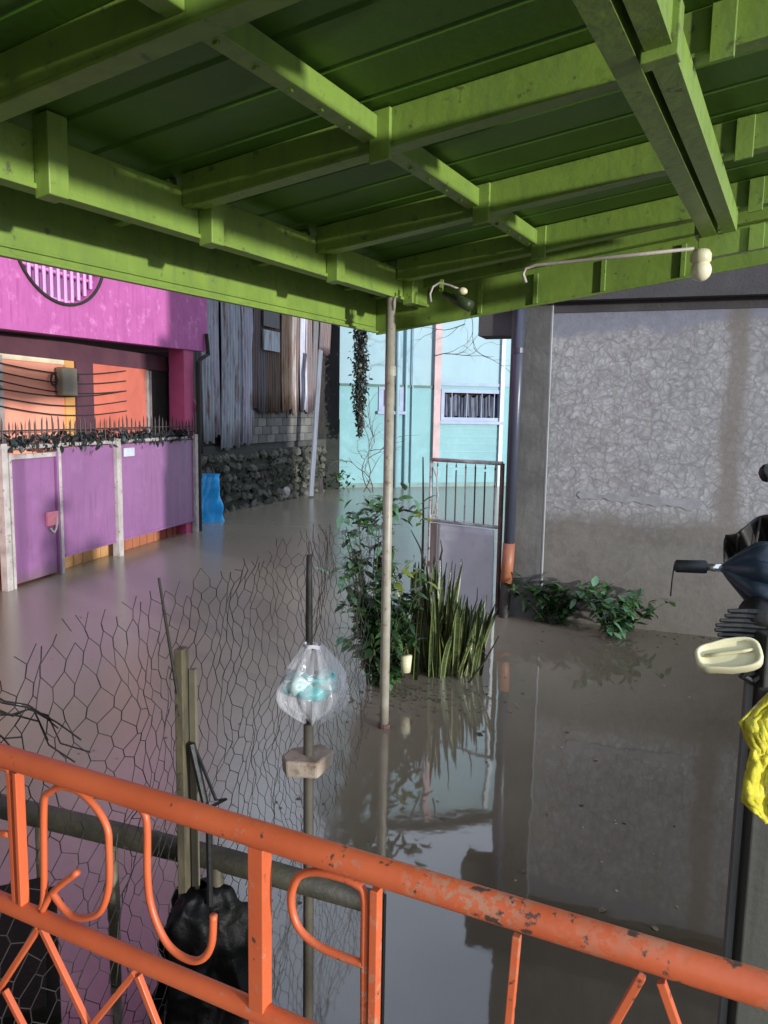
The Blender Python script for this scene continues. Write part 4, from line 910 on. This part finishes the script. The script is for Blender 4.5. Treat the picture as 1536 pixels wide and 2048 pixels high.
MB().tube([h0, h0.lerp(h1, .06), h0.lerp(h1, .95), h1], [.010, .0145, .0150, .013], 16).build('grip', pm('charcoal_rubber', (.018, .021, .026), (.014, .016, .02), rough=.5), um, smooth=True)
MB().tube([h1, h2], [.008, .010], 12).build('ferrule', pm('chrome', (.8, .8, .8), (.75, .75, .75), rough=.15, metal=.9, bump=0), um, smooth=True)
h3 = at(1620, 1150, 1.62); ax = (h3-h2).normalized(); s1_ = ax.cross(Z).normalized(); s2_ = ax.cross(s1_)
def umb(u, v):
    t = u*2*math.pi; w_ = .012+.07*min(1, v*2.6)**.8; f = 1+.35*abs(math.sin(t*4))*min(1, v*2)
    return h2+ax*(v*(h3-h2).length)+(s1_*math.cos(t)+s2_*math.sin(t)*1.0)*w_*f*.75-Z*.03*v
MB().grid(64, 14, umb).build('canopy', pm('navy_umbrella_cloth', (.012, .02, .035), (.018, .03, .05), rough=.4, bump=.2), um, smooth=True)
MB().tube([h2, h3], .005, 8).build('shaft', SP, um)
MB().tube([at(1349, 1128, 1.72), at(1344, 1160, 1.72), at(1341, 1192, 1.72)], .0018, 5).build('wrist_strap', BLACK, um)
# brown-black umbrella hanging above
ub = thing('hanging_umbrella', at(1520, 1040, 1.8), 'brown-black folded umbrella cloth sloping down above the navy umbrella', 'umbrella')
def drape(u, v):
    x = 1600-150*u; y0 = 1010+58*u+(8*math.sin(u*9)); y1 = 1165-30*u if u < .8 else 1141-90*(u-.8)
    y = y0+(y1-y0)*v; return at(x, y, 1.85+.04*math.sin(u*14+v*3)+.03*v)
MB().grid(30, 12, drape).build('cloth', pm('brown_black_cloth', (.022, .018, .014), (.014, .012, .01), rough=.6, bump=.2), ub, smooth=True, solid=.004)
for k in (0.15, .45, .75): MB().tube([drape(1-k, 0)+Vector((0, -.01, 0)), drape(1-k*.8, .5)+Vector((0, -.015, 0)), drape(1-k*.6, 1)+Vector((0, -.01, 0))], .003, 6).build('rib', SP, ub)
tag(MB().blob(at(1534, 946, 1.8), (.018, .018, .022), 2, .1, 1).build('umbrella_knob', BLACK, None, org=at(1534, 946, 1.8)), 'round black knob at the right edge above the umbrellas', 'knob')
# slippers
def slipper(x0, y0, x1, y1, Y, label, wpx=54):
    c0, c1 = at(x0, y0, Y), at(x1, y1, Y-.03); d = (c1-c0); Ln = d.length; d.normalize(); s_ = Vector((0, 1, .95)).normalized(); s_ = (s_-d*s_.dot(d)).normalized(); n = d.cross(s_); wd = wpx*Y/F*.5*1.3
    if n.y > 0: n = -n
    t = thing('slipper', c0.lerp(c1, .5), label, 'slipper', 'cream slippers on the rack')
    out = []
    for i in range(28):
        th = 2*math.pi*i/28; e = .5 if abs(math.cos(th)) > 0 else 1; cx_ = math.copysign(abs(math.cos(th))**.55, math.cos(th)); sy = math.copysign(abs(math.sin(th))**.6, math.sin(th))
        out.append((cx_*Ln/2, sy*wd*(1 if cx_ > -.2 else .86)))
    c = c0.lerp(c1, .5)
    def ringp(k, h): return [c+d*(x*k)+s_*(y*k)+n*h for x, y in out]
    m_ = MB(); rs = [ringp(.93, -.010), ringp(1, -.006), ringp(1, .012), ringp(.96, .017), ringp(.86, .016), ringp(.82, .007), ringp(.55, .006), ringp(.0001, .006)]
    for r_ in rs: m_.v += r_
    for i in range(len(rs)-1):
        for j in range(28): m_.f.append((i*28+j, i*28+(j+1) % 28, (i+1)*28+(j+1) % 28, (i+1)*28+j))
    m_.f.append(tuple(reversed(range(28)))); fix(m_.build('sole', CREAM, t, smooth=True))
    cpt = [c+d*(Ln*k)+n*.010+s_*(wd*.12) for k in (-.35, -.1, .2, .38)]
    MB().tube(cpt, .004, 6).build('groove_ridge', pm('cream_shadow', (.62, .58, .35), rough=.5), t, smooth=True)
    return t
slipper(1391, 1322, 1524, 1306, 1.5, 'cream slipper sticking out left below the black brush')
slipper(1500, 1222, 1640, 1206, 1.6, 'cream slipper mostly cut off by the right edge above the brush', 40)
# black brush
bb = thing('black_brush', at(1510, 1250, 1.6), 'black brush with long bristle clumps pointing left above the cream slipper', 'brush')
MB().tube([at(1500, 1218, 1.58), at(1545, 1250, 1.60), at(1556, 1300, 1.60), at(1520, 1345, 1.54)], [.03, .055, .055, .03], 14).build('body', BLACK, bb, smooth=True)
for i in range(9):
    y = 1222+i*9.5; x = (1456, 1450, 1440, 1432, 1430, 1436, 1440, 1462, 1480)[i]
    MB().tube([at(1530, y+4, 1.56), at((x+1530)/2, y+1, 1.57), at(x, y, 1.57)], [.010, .0075, .004], 6).build('bristle_clump', BLACK, bb)
MB().tube([at(1500, 1338, 1.53), at(1486, 1352, 1.53), at(1505, 1362, 1.53), at(1530, 1345, 1.53)], .010, 8).build('loop', BLACK, bb)
# yellow cloth
def ycl(u, v):
    ys = [1380, 1445, 1500, 1545, 1600, 1645]; xs = [1540, 1476, 1504, 1492, 1484, 1528]
    t = v*5; i = min(4, int(t)); f = t-i; xl = xs[i]+(xs[i+1]-xs[i])*f; y = ys[i]+(ys[i+1]-ys[i])*f
    x = xl+(1600-xl)*u; return at(x, y-14*u*(1-v), 1.28+.014*math.sin(u*11+v*4+3*noise.noise(Vector((u*3, v*4, 0))))+.016*noise.noise(Vector((u*6, v*8, 1)))+.007*noise.noise(Vector((u*15, v*19, 2))))
tag(MB().grid(60, 60, ycl).build('yellow_cloth', pm('yellow_cloth', (.60, .54, .06), (.46, .42, .04), scale=22, spec=.1, rough=.95, bump=.9, bscale=45, spot=(.62, .56, .3), sscale=30, slo=.58), None, org=at(1530, 1385, 1.28), smooth=True, solid=.003), 'crumpled yellow cleaning cloth hanging from the rack post', 'cloth')
MB().bar(at(1520, 1385, 1.30), at(1700, 1372, 1.30), .012, .012).build('arm', OLV, rk)
